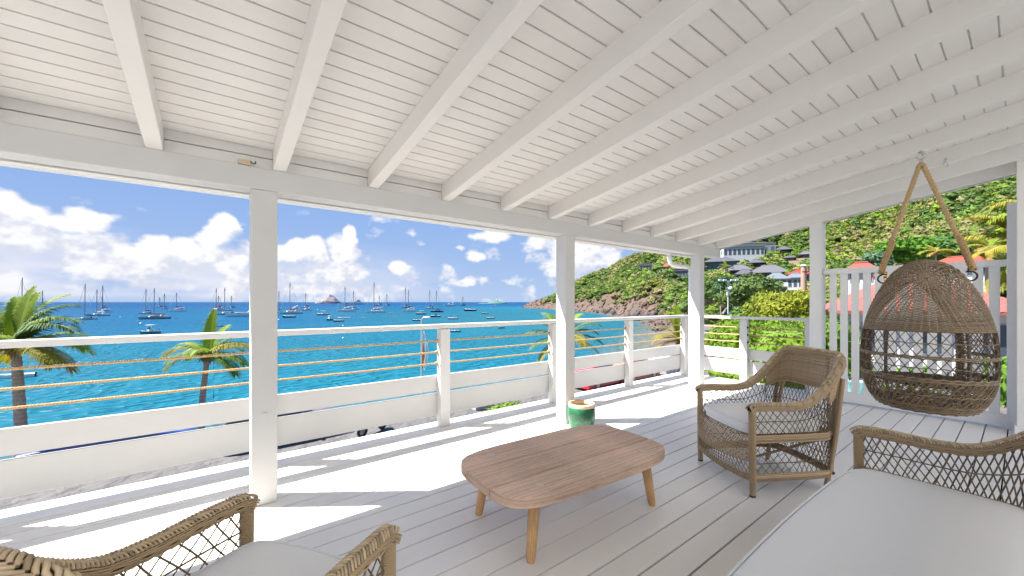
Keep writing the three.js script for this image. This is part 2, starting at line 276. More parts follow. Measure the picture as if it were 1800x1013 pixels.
// ================================================================ wicker
const nrm = (S, u, v) => { const e = 1e-3, p = S(u, v), a = S(u + e, v).sub(S(u - e, v)), b = S(u, v + e).sub(S(u, v - e)); const n = a.cross(b); return n.lengthSq() < 1e-16 ? V(0, 1, 0) : n.normalize(); };
// rows along u over and under stakes along v
function weave(mb, S, { rows, stakes, r = .003, amp = .003, u0 = 0, u1 = 1, v0 = 0, v1 = 1, closed = false, sub = 2, stakeR = .003, sides = 4, pair = 1 }) {
  const n = stakes * sub;
  for (let j = 0; j < rows; j++) { const v = lerp(v0, v1, (j + .5) / rows), pts = []; for (let i = 0; i <= n - (closed ? 1 : 0); i++) { const u = lerp(u0, u1, i / n); pts.push(S(u, v).addScaledVector(nrm(S, u, v), amp * Math.cos(Math.PI * (i / sub + Math.floor(j / pair))))); } mb.tube(pts, r, sides, closed); }
  if (stakeR) for (let i = 0; i < stakes + (closed ? 0 : 1); i++) { const u = lerp(u0, u1, i / stakes), pts = []; for (let j = 0; j <= 10; j++) pts.push(S(u, lerp(v0, v1, j / 10))); mb.tube(pts, stakeR, sides); }
  return mb;
}
// two families of crossing diagonals; run = how far (in u) a strand travels from v0 to v1
function lattice(mb, S, { n, run, r = .0026, u0 = 0, u1 = 1, v0 = 0, v1 = 1, sub = 6, gap = .0022, sides = 4, wrap = false }) {
  for (const d of [1, -1]) for (let k = wrap ? 0 : -Math.ceil(run * n / (u1 - u0)); k < n + (wrap ? 0 : Math.ceil(run * n / (u1 - u0))); k++) {
    const a = u0 + (k + .5) / n * (u1 - u0); let pts = [];
    for (let j = 0; j <= sub; j++) { const t = j / sub, u = a + d * run * (t - .5), v = lerp(v0, v1, t); if (!wrap && (u < u0 - 1e-6 || u > u1 + 1e-6)) { if (pts.length > 1) mb.tube(pts, r, sides); pts = []; continue; } pts.push(S(u, v).addScaledVector(nrm(S, u, v), d * gap)); }
    if (pts.length > 1) mb.tube(pts, r, sides);
  }
  return mb;
}
// a flat-wound post: a coil round a core
function wound(mb, pts, R, r = .0032, pitch = .0062, step = 9, sides = 4) {
  const c = new THREE.CatmullRomCurve3(pts), L = c.getLength(), n = Math.round(L / pitch * step), P = c.getSpacedPoints(n), T = V(), U = V(1, 0, .01), W = V(), out = [];
  for (let k = 0; k <= n; k++) { T.subVectors(P[Math.min(n, k + 1)], P[Math.max(0, k - 1)]).normalize(); U.addScaledVector(T, -U.dot(T)).normalize(); W.crossVectors(T, U); const f = k / step * Math.PI * 2; out.push(P[k].clone().addScaledVector(U, Math.cos(f) * R).addScaledVector(W, Math.sin(f) * R)); }
  mb.tube(out, r, sides); return mb;
}
// the broad arm and back rail: long strands woven over pairs, a plaited edge on the outer top
function railFrame(curve, n, outward) {
  const fr = []; for (let k = 0; k <= n; k++) { const t = k / n, p = curve.getPointAt(t), T = curve.getTangentAt(t), O = outward(t, p).addScaledVector(T, -outward(t, p).dot(T)).normalize(), U = V().crossVectors(T, O).normalize(); if (U.y < -.2 || (Math.abs(U.y) < .2 && U.z < -.5)) U.negate(); fr.push({ p, T, O, U }); }
  for (let k = 1; k <= n; k++) if (fr[k].U.dot(fr[k - 1].U) < 0) fr[k].U.negate();
  return fr;
}
function rail(curve, { w = .056, h = .05, n = 160, fine = true, outward }) {
  const fr = railFrame(curve, n, outward), L = curve.getLength(), core = new MB().tinted(1), str = new MB().tinted(2), br = new MB().tinted(3);
  const prof = f => { const c = Math.cos(f), s = Math.sin(f), q = Math.pow(Math.pow(Math.abs(c), 4) + Math.pow(Math.abs(s), 4), -.25); return [c * q * w / 2, s * q * h / 2]; };
  const P = (k, f, off = 0) => { const [a, b] = prof(f), g = fr[k]; return g.p.clone().addScaledVector(g.O, a * (1 + off / w * 2)).addScaledVector(g.U, b * (1 + off / h * 2)); };
  core.p.length = 0; { const sides = 12, base = 0; for (let k = 0; k <= n; k++) for (let s = 0; s < sides; s++) { const f = s / sides * 2 * Math.PI, q = P(k, f, -.006), m = q.clone().sub(fr[k].p).normalize(); core.vert(q.x, q.y, q.z, m.x, m.y, m.z, k / n * L, s / sides * .2); } for (let k = 0; k < n; k++) for (let s = 0; s < sides; s++) { const a = k * sides + s, b = k * sides + (s + 1) % sides; core.i.push(a, b, a + sides, b, b + sides, a + sides); } for (const k of [0, n]) { const m = core.vert(...fr[k].p.toArray(), ...fr[k].T.toArray()); for (let s = 0; s < sides; s++) core.i.push(m, k * sides + s, k * sides + (s + 1) % sides); } }
  const NS = 22, per = Math.round(L / .034);
  for (let s = 0; s < NS; s++) { const f = (s + .5) / NS * 2 * Math.PI, pts = []; if (fine && Math.sin(f) > .55 && Math.cos(f) > -.75) continue; for (let k = 0; k <= n; k++) pts.push(P(k, f, .0033 * Math.cos(Math.PI * (k / n * per + (s >> 1))))); str.tube(pts, .0031, 5); }
  if (fine) {
    const step = .0118, m = Math.round(L / step);
    for (let k = 1; k < m - 1; k++) for (const d of [1, -1]) {
      const pts = []; for (let q = 0; q <= 4; q++) { const t = q / 4, kk = clamp((k + t * 1.9) / m) * n, k0 = Math.min(n - 1, Math.floor(kk)), a = fr[k0]; const x = lerp(d * w * .5, d * w * .02, t) + w * .02; pts.push(curve.getPointAt(clamp(kk / n)).addScaledVector(a.O, x).addScaledVector(a.U, h * .5 + .001 + .0055 * Math.sin(t * 2.6) - (t < .1 ? .008 : 0))); }
      br.tube(pts, .0043, 5);
    }
  }
  return { core: core.geo(), str: str.geo(), br: fine ? br.geo() : null, fr };
}
// armchair or sofa of the same set. W: half width, zs: depth scale. Local +z is the front
function wickerSeat(root, W, zs, { fine = true, nu = 1, seatY = .405 } = {}) {
  const k = W - .31, Z = z => z * zs;
  const half = [[.31, .592, .324], [.312, .612, .303], [.316, .62, .19], [.316, .615, .02], [.312, .632, -.10], [.305, .705, -.215], [.296, .81, -.315], [.278, .905, -.388], [.225, .948, -.42], [.11, .955, -.437]];
  const base = [[.305, .42, .31], [.305, .42, .295], [.305, .42, .15], [.305, .42, 0], [.303, .42, -.1], [.298, .42, -.2], [.288, .42, -.27], [.255, .42, -.315], [.18, .42, -.332], [.09, .42, -.338]];
  const full = q => { const R = q.map(([x, y, z]) => V(x + (x > .2 ? k : k * x / .225), y, Z(z))), L = q.slice().reverse().map(([x, y, z]) => V(-x - (x > .2 ? k : k * x / .225), y, Z(z))); return new THREE.CatmullRomCurve3([...R, V(0, q[q.length - 1][1], Z(q[q.length - 1][2] - .003)), ...L], false, 'centripetal'); };
  const top = full(half), bot = full(base), nP = half.length * 2;
  const outward = (t, p) => { const s = p.x > 0 ? 1 : -1, q = sstep(.235, .29, Math.abs(p.x) - k); return V(s * q, 0, -(1 - q)); };
  const rl = rail(top, { outward: (t, p) => outward(t, p), fine, n: Math.round(150 + k * 100), w: .052, h: .042 });
  const arm = part(root, 'arm_rail', rl.core, M.wickDark);
  part(arm, 'rail_strands', rl.str, M.wick); if (rl.br) part(arm, 'plaited_edge', rl.br, M.wickPale);
  // the upper panel, arms and back in one sweep
  const S = (u, v) => { const a = bot.getPoint(clamp(u)), b = top.getPoint(clamp(u)); return a.lerp(b, v); };
  const inb = u => Math.abs(u - .5), lim = 5.7 / nP, dv = u => .50 + .48 * Math.pow(clamp(inb(u) / (.5 - lim + .10)), 5);
  const uA = .5 - (.5 - lim) * 1.0, D = (u, v) => S(u, lerp(dv(u), .97, v));
  const dense = new MB().tinted(4); weave(dense, D, { rows: 42, stakes: Math.round(32 * nu), u0: uA, u1: 1 - uA, r: .0031, amp: .0042, stakeR: .0034, pair: 2 });
  part(root, 'woven_back', dense.geo(), M.wick);
  const lat = new MB().tinted(5); lattice(lat, (u, v) => S(u, v * (u > uA && u < 1 - uA ? dv(u) : .96)), { n: Math.round(60 * (nu > 1 ? nu * .56 : 1)), run: nu > 1 ? .032 : .05, sub: 8, r: .003 });
  for (const v of [.5]) { const pts = []; for (let i = 0; i <= 80; i++) { const u = .02 + .96 * i / 80; pts.push(S(u, v * (u > uA && u < 1 - uA ? dv(u) : .96))); } lat.tube(pts, .0035, 5); }
  part(root, 'lattice_panel', lat.geo(), M.wickDark);
  // seat band and seat deck
  const band = new MB().tinted(6), ring = (y, o, f0 = 0) => { const pts = []; for (let i = 0; i <= 60; i++) { const q = bot.getPoint(i / 60); pts.push(V(q.x * (1 + o / W), y, q.z + (q.z < 0 ? -o : 0))); } return pts; };
  for (let q = 0; q < 5; q++) band.tube(ring(.372 + q * .011, .004 + (q % 2) * .003), .0062, 5);
  for (let q = 0; q < 5; q++) band.tube(ring(.105 + q * .011, .006 + (q % 2) * .003), .0062, 5);
  part(root, 'woven_band', band.geo(), M.wick);
  part(root, 'seat_deck', box(W * 2 - .04, .022, .60 * zs, 0, seatY, Z(-.02), .008), M.wickDark);
  // skirt: lattice at the sides and back, a bulging woven apron in front
  const sk = (u, v) => { const q = bot.getPoint(clamp(u)); return V(q.x * (1 + .02 * (1 - v)), lerp(.11, .385, v), q.z + (q.z < 0 ? -.01 : 0)); };
  const skl = new MB().tinted(7); lattice(skl, sk, { n: Math.round(54 * nu), run: .07 / nu, sub: 5 });
  { const pts = []; for (let i = 0; i <= 60; i++) pts.push(sk(i / 60, .42)); skl.tube(pts, .0035, 5); }
  part(root, 'skirt_lattice', skl.geo(), M.wickDark);
  const ap = (u, v) => { const x = lerp(-.305 - k, .305 + k, u), b = Math.pow(Math.sin(Math.PI * clamp(u, .001, .999)), .55); return V(x, lerp(.105, .435, v) - .02 * b * v, Z(.30) + b * (.055 + .055 * Math.sin(Math.PI * Math.pow(v, 1.2)) - .05 * v * v * v)); };
  const apr = new MB().tinted(8); weave(apr, (u, v) => ap(u, lerp(.42, 1, v)), { rows: 20, stakes: Math.round(30 * nu), r: .0036, amp: .0045, pair: 2 });
  weave(apr, (u, v) => ap(u, lerp(0, .14, v)), { rows: 6, stakes: Math.round(28 * nu), r: .0042, amp: .004, pair: 2 });
  part(root, 'woven_apron', apr.geo(), M.wick);
  const apl = new MB().tinted(9); lattice(apl, (u, v) => ap(u, lerp(.13, .43, v)), { n: Math.round(24 * nu), run: .07 / nu, sub: 4 }); part(root, 'apron_lattice', apl.geo(), M.wickMid);
  // posts, legs and the slanting rear struts
  for (const s of [1, -1]) {
    const x = s * W;
    const leg = part(root, 'front_leg', join([new MB().tube([V(x, 0, Z(.30)), V(x, .60, Z(.305))], .019, 12, false, .019, true).geo()]), M.wickMid);
    part(leg, 'winding', wound(new MB().tinted(10), [V(x, .10, Z(.30)), V(x, .3, Z(.302)), V(x, .60, Z(.305))], .021, .0034, .0066, fine ? 10 : 8).geo(), M.wick);
    part(leg, 'foot_cap', cyl(.019, .0205, .012, x, .0005, Z(.30), 12), M.dark);
    const rx = s * (W - .02), ry = Z(-.30);
    part(root, 'rear_strut', new MB().tube([V(rx * .96, .0, Z(-.27)), V(rx, .38, Z(-.335)), V(rx + s * .005, .80, Z(-.385))], .017, 10, false, .015, true).geo(), M.wickMid);
    part(root, 'back_post', new MB().tube([V(s * (W - .05), .12, Z(-.33)), V(s * (W - .055), .45, Z(-.345)), V(s * (W - .075), .93, Z(-.43))], .014, 10, false, .014, true).geo(), M.wickMid);
  }
  part(root, 'stretcher', join([new MB().tube([V(-W + .02, .125, Z(-.32)), V(W - .02, .125, Z(-.32))], .012, 8).geo(), new MB().tube([V(-W + .02, .39, Z(-.30)), V(-W + .3, .14, Z(.1))], .010, 8).geo(), new MB().tube([V(W - .02, .39, Z(-.30)), V(W - .3, .14, Z(.1))], .010, 8).geo()]), M.wickMid);
  return root;
}
// a padded cushion with a crown and piped edges, base at y = 0
function cushionGeo(hw, hd, h, bow = 0, corner = .07, crown = .02) {
  const N = 112, out = []; for (let i = 0; i < N; i++) { const a = i / N * 2 * Math.PI, c = Math.cos(a), s = Math.sin(a), q = Math.pow(Math.pow(Math.abs(c), 9) + Math.pow(Math.abs(s), 9), -1 / 9); let x = c * q * hw, z = s * q * hd; if (z > 0) z += bow * (1 - (x / hw) ** 2) * (z / hd); out.push([x, z]); }
  const L = [[.0, .012, 1], [.86, .004, 1], [.955, .004, 1], [.985, .014, 1], [1.0, h * .3, 1], [1.006, h * .5, 1], [1.0, h * .72, 1], [.985, h - .016, 1], [.955, h - .003, 1], [.86, h + crown * .42, 1], [.68, h + crown * .78, 1], [.4, h + crown * .97, 1], [0, h + crown, 1]];
  const mn = Math.min(hw, hd);
  const g = grid((u, v) => { const q = v * (L.length - 1), i = Math.min(L.length - 2, Math.floor(q)), t = q - i, s = lerp(L[i][0], L[i + 1][0], t), y = lerp(L[i][1], L[i + 1][1], t), [x, z] = out[Math.round(u * N) % N], wr = .0035 * (noise(x * s * 9 + 3, z * s * 9) - .5) * (s < .95 ? 1 : .3); return V(x * (1 - mn * (1 - s) / hw), y + wr, z * (1 - mn * (1 - s) / hd)); }, N, (L.length - 1) * 2, true);
  uvBox(g);
  const pip = [.012, h - .010].map(y => { const pts = out.map(([x, z]) => V(x * .992, y, z * .992)); return new MB().tube(pts, .0055, 6, true).geo(); });
  return [g, pip];
}
function cushion(label, p, turn, hw, hd, h, bow, crown) { const t = thing('seat_cushion', label, 'cushion', p, turn); const [g, pip] = cushionGeo(hw, hd, h, bow, .07, crown); part(t, 'cover', g, M.cushion); for (const q of pip) part(t, 'piping', q, M.piping); return t; }

const chairA = thing('wicker_armchair', 'brown wicker armchair facing the sea with empty cushion, beside the hanging chair', 'armchair', [3.396, 0, -1.239], -2.12, 'wicker armchairs');
wickerSeat(chairA, .31, 1.03);
const chairB = copy(chairA, 'brown wicker armchair nearest the sea end, cropped and seen from behind its back', [.007, 0, -1.306], 2.157);
cushion('white seat cushion in the wicker armchair beside the hanging chair', [3.396 - .02 * .853, .412, -1.239 - .02 * .522], -2.12, .272, .292, .088, .02, .012);
cushion('white seat cushion in the armchair seen from behind', [.007 + .02 * .832, .408, -1.306 - .02 * .554], 2.157, .272, .292, .088, .02, .012);
const sofa = thing('wicker_sofa', 'long brown wicker sofa facing the sea, nearest seat, only one arm and seat in view', 'sofa', [1.875, 0, -.245], Math.PI);
wickerSeat(sofa, 1.05, 1.06, { nu: 2.6, seatY: .352 });
cushion('broad white sofa seat cushion with piped bowed front edge', [1.875, .365, -.262], Math.PI, 1.0, .315, .075, .035, .014);

// ---------------------------------------------------------------- hanging egg chair
{
  const cx = 4.687, cz = -.493, t = thing('hanging_chair', 'brown wicker egg chair hanging on thick rope from the porch ceiling', 'hanging chair', [cx, 0, cz]);
  const prof = [[.48, .265], [.50, .298], [.58, .345], [.68, .378], [.80, .392], [.92, .392], [1.05, .385], [1.18, .365], [1.30, .335], [1.42, .29], [1.52, .24], [1.60, .19], [1.66, .125], [1.70, .0]];
  const R = y => { if (y >= 1.7) return 0; if (y <= .48) return .265; let i = 0; while (prof[i + 1][0] < y) i++; const q = (y - prof[i][0]) / (prof[i + 1][0] - prof[i][0]); const m = k => prof[clamp(k, 0, prof.length - 1)][1]; const p0 = m(i - 1), p1 = m(i), p2 = m(i + 1), p3 = m(i + 2); return i > 10 ? .19 * Math.sqrt(Math.max(0, (1.70 - y) / .10)) : .5 * ((2 * p1) + (-p0 + p2) * q + (2 * p0 - 5 * p1 + 4 * p2 - p3) * q * q + (-p0 + 3 * p1 - 3 * p2 + p3) * q * q * q); };
  const open = Math.atan2(FWD.x * .88 + RGT.x * .5, FWD.z * .88 + RGT.z * .5);          // bearing of the opening (x = sin, z = cos)
  const half = .86;                                                                       // half angle of the opening
  const P = (a, y) => { const r = R(y); return V(Math.sin(a) * r, y, Math.cos(a) * r); };
  const a0 = open + half, a1 = open + 2 * Math.PI - half;
  // dome: stakes fan out from a pole on the back
  const c = V(0, 1.04, 0), back = open + Math.PI - .28, edge = 1.126, pole = V(Math.sin(back) * .26, .545, Math.cos(back) * .30).normalize();
  const proj = d => { let lo = 0, hi = 1.2; for (let k = 0; k < 26; k++) { const m = (lo + hi) / 2, y = c.y + d.y * m; (Math.hypot(d.x, d.z) * m < R(Math.max(.48, y)) && y < 1.7) ? lo = m : hi = m; } return c.clone().addScaledVector(d, lo); };
  const ringDir = u => { const q = P(u, edge).sub(c); return q.normalize(); };
  const frontDir = (u) => { const a = lerp(a1, a0 + 2 * Math.PI, u), k = Math.sin(Math.PI * u); return V(Math.sin(a) * lerp(1, .5, k), lerp(.13, 1.05, Math.pow(k, .7)), Math.cos(a) * lerp(1, .5, k)).normalize(); };
  const span = a1 - a0, tot = span + 2 * half, rim = u => { const q = u * tot; return q < span ? ringDir(a0 + q) : frontDir((q - span) / (2 * half)); };
  const Dm = (u, v) => { const d = pole.clone().multiplyScalar(1 - v).addScaledVector(rim(((u % 1) + 1) % 1), v).normalize(); return proj(d); };
  const cache = new Map(), DmC = (u, v) => { const k = Math.round(u * 40000) * 100003 + Math.round(v * 40000); let q = cache.get(k); if (!q) cache.set(k, q = Dm(u, v)); return q.clone(); };
  const dome = new MB().tinted(11), NSt = 52, rows = 42;
  for (let j = 0; j < rows; j++) { const v = lerp(.045, 1, j / (rows - 1)), st = v < .3 ? NSt / 2 : NSt, n = st * 2, pts = []; for (let i = 0; i < n; i++) { const q = DmC(i / n, v); pts.push(q.addScaledVector(q.clone().sub(c).normalize(), .004 * Math.cos(Math.PI * (i / 2 + j)))); } dome.tube(pts, j === rows - 1 ? .008 : .0042, 4, true); }
  part(t, 'woven_hood', dome.geo(), M.egg);
  const sk = new MB().tinted(12); for (let i = 0; i < NSt; i++) { const pts = []; for (let j = 0; j <= 12; j++) pts.push(DmC(i / NSt, lerp(i % 2 ? .3 : .03, 1, j / 12))); sk.tube(pts, .0048, 5); } part(t, 'hood_stakes', sk.geo(), M.eggPale);
  // lattice below the hood
  const Sa = (u, v) => P(lerp(a0, a1, u), lerp(.757, 1.13, v));
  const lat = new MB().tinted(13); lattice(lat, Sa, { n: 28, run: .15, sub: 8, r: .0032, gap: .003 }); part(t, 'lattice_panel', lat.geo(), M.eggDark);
  const bands = new MB().tinted(14), br = new MB();
  for (const [y, m] of [[1.035, 0], [.93, 3], [.845, 0], [.757, 4], [.635, 0]]) for (let q = 0; q < (m || 1); q++) { const pts = []; for (let i = 0; i <= 90; i++) { const p = P(lerp(a0, a1, i / 90), y + (q - m / 2) * .008 + .004 * Math.sin(i * 1.6 + q * 2)); pts.push(p.multiply(V(1 + .01 * Math.cos(i * 1.6 + q * 2.1), 1, 1 + .01 * Math.cos(i * 1.6 + q * 2.1)))); } bands.tube(pts, m ? .0062 : .0042, 5); }
  part(t, 'band', bands.geo(), M.egg);
  // lower bowl
  const low = new MB().tinted(15); lattice(low, (u, v) => P(lerp(a0, a1, u), lerp(.53, .757, v)), { n: 42, run: .09, sub: 6, r: .0036, gap: .003 });
  lattice(low, (u, v) => P(lerp(a0, a1, u), lerp(.53, .757, v)).multiply(V(.985, 1, .985)), { n: 32, run: .2, sub: 8, r: .0032, gap: .003 });
  part(t, 'lower_lattice', low.geo(), M.egg);
  const bs = new MB().tinted(16); weave(bs, (u, v) => P(u * 2 * Math.PI, lerp(.482, .555, v)), { rows: 8, stakes: 46, closed: true, r: .0052, amp: .005 }); weave(bs, (u, v) => V(Math.sin(u * 2 * Math.PI) * lerp(.05, .262, v), .487, Math.cos(u * 2 * Math.PI) * lerp(.05, .262, v)), { rows: 18, stakes: 40, closed: true, r: .005, amp: .004 }); part(t, 'woven_base', bs.geo(), M.egg);
  // seat: a raised woven floor and a slatted inner backrest
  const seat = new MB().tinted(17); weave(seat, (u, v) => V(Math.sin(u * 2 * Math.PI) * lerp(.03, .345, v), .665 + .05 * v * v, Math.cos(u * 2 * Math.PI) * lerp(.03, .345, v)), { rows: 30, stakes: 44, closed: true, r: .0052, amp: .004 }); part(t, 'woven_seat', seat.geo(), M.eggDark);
  const inn = new MB(); for (let i = 0; i < 44; i++) { const a = lerp(a0 + .1, a1 - .1, i / 43), p = P(a, .52).multiply(V(.94, 1, .94)), q = P(a + .28, .745).multiply(V(.95, 1, .95)), b = V().subVectors(q, p), s = V(Math.cos(a), 0, -Math.sin(a)).multiplyScalar(.007); inn.quad(p.clone().sub(s), p.clone().add(s), q.clone().add(s), q.clone().sub(s)); } part(t, 'inner_slat', inn.geo(), M.eggPale);
  const frame = new MB(); const hoop = []; for (let i = 0; i <= 40; i++) { const u = i / 40, q = proj(frontDir(u)); hoop.push(q.multiplyScalar(1)); } frame.tube(hoop, .016, 8);
  for (const a of [a0, a1]) { const pts = []; for (let i = 0; i <= 14; i++) pts.push(P(a, lerp(.49, 1.126, i / 14))); frame.tube(pts, .016, 8); }
  for (const a of [back - .62, back + .62, back + 1.35, back - 1.35]) { const pts = []; for (let i = 0; i <= 16; i++) pts.push(P(a, lerp(.49, 1.15, i / 16)).multiply(V(.975, 1, .975))); frame.tube(pts, .0115, 8); }
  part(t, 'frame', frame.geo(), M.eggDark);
  for (const a of [a0, a1]) { const rm = new MB().tinted(18), n = 90; for (const ph of [0, 2.1, 4.2]) { const pts = []; for (let i = 0; i <= n; i++) { const p = P(a, lerp(.49, 1.126, i / n)), f = i / n * 60 + ph, o = V(Math.cos(a) * Math.cos(f), 0, -Math.sin(a) * Math.cos(f)).add(V(Math.sin(a), 0, Math.cos(a)).multiplyScalar(Math.sin(f))); pts.push(p.addScaledVector(o, .024)); } rm.tube(pts, .006, 5); } part(t, 'wrapped_rim', rm.geo(), M.egg); }
  // suspension: eyelets, rope, shackle, hook
  const lat2 = .255, perp = V(.1046, 0, .9945), E1 = V(-perp.x * lat2, 1.585, -perp.z * lat2), E2 = V(perp.x * lat2, 1.585, perp.z * lat2), hookP = V(4.67 - cx, 2.475, -.51 - cz);
  for (const [E, s] of [[E1, -1], [E2, 1]]) { const el = new MB(), pts = [], d = V(.1046, 0, .9945).multiplyScalar(s); for (let i = 0; i <= 14; i++) { const f = -.5 + i / 14 * (Math.PI + 1); pts.push(E.clone().addScaledVector(d, Math.sin(f) * .040 - .012).add(V(0, Math.cos(f) * .038 - .03, 0))); } el.tube(pts, .0065, 7); part(t, 'eyelet', el.geo(), M.iron); }
  const d1 = V(.1046, 0, .9945);
  for (const [E, s] of [[E1, -1], [E2, 1]]) {
    const tipP = hookP.clone().addScaledVector(d1, s * .014), low = E.clone().add(V(0, .03, 0)).addScaledVector(d1, s * .008);
    const rope = part(t, 'rope', twisted([tipP, tipP.clone().lerp(low, .5), low], .0175, .085, 7, 3, .012), M.rope);
    part(rope, 'splice', twisted([low.clone().lerp(tipP, .30).add(V(0, 0, .006)), low.clone().lerp(tipP, .12), low.clone().add(V(0, -.012, 0))], .0235, .075, 7, 3, .012), M.ropeDark);
  }
  const loop = []; for (let i = 0; i <= 10; i++) { const f = Math.PI * i / 10; loop.push(hookP.clone().addScaledVector(d1, -Math.cos(f) * .016).add(V(0, Math.sin(f) * .018, 0))); } part(t, 'rope_loop', new MB().tube(loop, .0175, 9).geo(), M.rope);
  const hk = new MB(), link = (y, r, turn) => { const pts = []; for (let i = 0; i < 18; i++) { const f = i / 18 * 2 * Math.PI; pts.push(hookP.clone().add(V(0, y + Math.sin(f) * r * 1.15, 0)).addScaledVector(turn ? FWD : d1, Math.cos(f) * r)); } hk.tube(pts, .0045, 6, true); };
  link(.026, .014, 0); link(.052, .012, 1); link(.088, .024, 0); hk.tube([hookP.clone().add(V(0, .108, 0)), hookP.clone().add(V(0, .135, 0))], .007, 8);
  part(t, 'ceiling_hook', hk.geo(), M.steel); part(t, 'hook_plate', cyl(.022, .022, .006, hookP.x, 2.592, hookP.z, 16), M.steel);
}
{
  const t = thing('eye_hook', 'small empty steel eye hook screwed into the ceiling beside the hanging chair rope', 'hook', [5.26, 0, -.42]);
  const y = raftY(-.42), mb = new MB(), pts = []; for (let i = 0; i < 16; i++) { const f = i / 16 * 2 * Math.PI; pts.push(V(Math.cos(f) * .018 * RGT.x, y - .045 + Math.sin(f) * .024, Math.cos(f) * .018 * RGT.z)); } mb.tube(pts, .005, 6, true); part(t, 'eye', mb.geo(), M.steel); part(t, 'shank', cyl(.005, .005, .04, 0, y - .022, 0, 8), M.steel); part(t, 'hook_plate', cyl(.014, .014, .005, 0, y - .004, 0, 12), M.steel);
}
// ---------------------------------------------------------------- coffee table
{
  const t = thing('coffee_table', 'low weathered teak coffee table with rounded three plank top and splayed legs', 'coffee table', [1.83, 0, -1.80], -3.2 * Math.PI / 180);
  const wood = (k, seed) => { const map = tex(512, (x, y) => { const g = tf(x, y * 16, 3, 5), f = tf(x, y, 60, 2), w = tf(x * 1, y * 3, 3, 4), line = Math.pow(Math.abs(Math.sin((y * 11 + w * 2.2 + seed) * Math.PI)), 6) * .10, q = .97 + .34 * (g - .5) - line * .8 + .10 * (f - .5) + .26 * (w - .5); return [q * k[0], q * k[1], q * k[2]]; }, [1.1, 2.6], true); return new THREE.MeshStandardMaterial({ map, roughness: .75, bumpMap: grainT, bumpScale: .0015 }); };
  const top = [wood([.83, .705, .62], 0), wood([.80, .68, .595], 3.3), wood([.82, .70, .615], 6.1)], legM = wood([.82, .645, .46], 2); legM.map.rotation = Math.PI / 2; legM.map.repeat.set(2.2, 5);
  const out = f => { const c = Math.cos(f), s = Math.sin(f), q = Math.pow(Math.pow(Math.abs(c), 4.6) + Math.pow(Math.abs(s), 4.6), -1 / 4.6); return [c * q * .665, s * q * .372]; };
  const line = []; for (let i = 0; i < 240; i++) line.push(out(i / 240 * 2 * Math.PI));
  const edges = [-.40, -.122, .128, .40];
  for (let k = 0; k < 3; k++) {
    const lo = edges[k] + (k ? .0088 : 0), hi = edges[k + 1] - (k < 2 ? .0088 : 0), pts = line.map(([x, z]) => [x, clamp(z, lo, hi)]).filter(([x, z], i, a) => { const [px, pz] = a[(i + a.length - 1) % a.length], [nx, nz] = a[(i + 1) % a.length]; return !(z === pz && z === nz); });
    const sh = new THREE.Shape(pts.map(([x, z]) => new THREE.Vector2(x, -z))); const g = new THREE.ExtrudeGeometry(sh, { depth: .042, bevelEnabled: true, bevelThickness: .007, bevelSize: .003 + .005 * (k === 9), bevelSegments: 2, steps: 1 }); g.rotateX(-Math.PI / 2); g.translate(0, .319, 0);
    part(t, 'plank', uvBox(plain(g)), top[k]);
  }
  for (const [x, z] of [[-.46, -.25], [-.46, .25], [.46, -.25], [.46, .25]]) {
    const sx = Math.sign(x), sz = Math.sign(z), mb = new MB(), pts = [], n = 14; const c = [V(x + sx * .045, 0, z + sz * .025), V(x + sx * .0435, .012, z + sz * .0243), V(x + sx * .02, .16, z + sz * .012), V(x, .312, z)];
    const g = grid((u, v) => { const q = v * .312, rr = q < .012 ? .021 + .004 * q / .012 : lerp(.025, .034, (q - .012) / .3), f = u * 2 * Math.PI; return V(x + sx * .045 * (1 - v) + Math.cos(f) * rr, q + .0005, z + sz * .025 * (1 - v) - Math.sin(f) * rr); }, 20, 12, true, .2, .4); part(t, 'leg', g, legM);
    part(t, 'foot', cyl(.021, .021, .002, x + sx * .045, 0, z + sz * .025, 16), legM);
    const pg = cyl(.024, .024, .002, x * .93, .3685, z, 20); part(t, 'dowel_end', pg, mat(.60, .48, .40, .8));
  }
  for (const z of [-.122, .128]) part(t, 'spline', box(1.26, .018, .0125, 0, .325, z), mat(.05, .032, .02, .9));
  part(t, 'batten', join([box(.07, .03, .62, -.42, .297, 0, .006), box(.07, .03, .62, .42, .297, 0, .006)]), legM);
}
// ---------------------------------------------------------------- ceramic pot
{
  const t = thing('ceramic_pot', 'squat green glazed ceramic pot with bare clay rim at the foot of a post', 'pot', [3.16, 0, -2.895]);
  const glaze = tex(512, (x, y) => { const n = tf(x, y, 5, 4), s = tf(x, y, 40, 2), cell = Math.pow(tf(x, y, 64, 1), 3), q = .72 + .7 * (n - .5), w = sstep(.60, .78, s) * .55 + cell * .35; return [lerp(.03, .42, w) * q, lerp(.47, .74, w) * q, lerp(.28, .55, w) * q]; }, [1, 1], true);
  const gm = new THREE.MeshPhysicalMaterial({ map: glaze, roughness: .35, clearcoat: .22, clearcoatRoughness: .25, bumpMap: mottleT, bumpScale: .0015 });
  const lathe = (pts, n = 48) => new THREE.LatheGeometry(pts.map(([r, y]) => new THREE.Vector2(r, y)), n);
  part(t, 'body', lathe([[.0, .002], [.118, .002], [.124, .008], [.134, .05], [.146, .11], [.150, .16], [.148, .205], [.143, .225], [.141, .228]]), gm);
  part(t, 'rim', lathe([[.1412, .2265], [.144, .235], [.1445, .252], [.140, .262], [.128, .266], [.119, .262], [.116, .25], [.117, .225]]), mat(.62, .47, .33, .85, { bumpMap: mottleT, bumpScale: .002 }));
  part(t, 'inner_wall', lathe([[.1165, .227], [.128, .19], [.13, .12], [.115, .03], [0, .02]]), mat(.50, .33, .19, .9, { side: THREE.DoubleSide }));
}
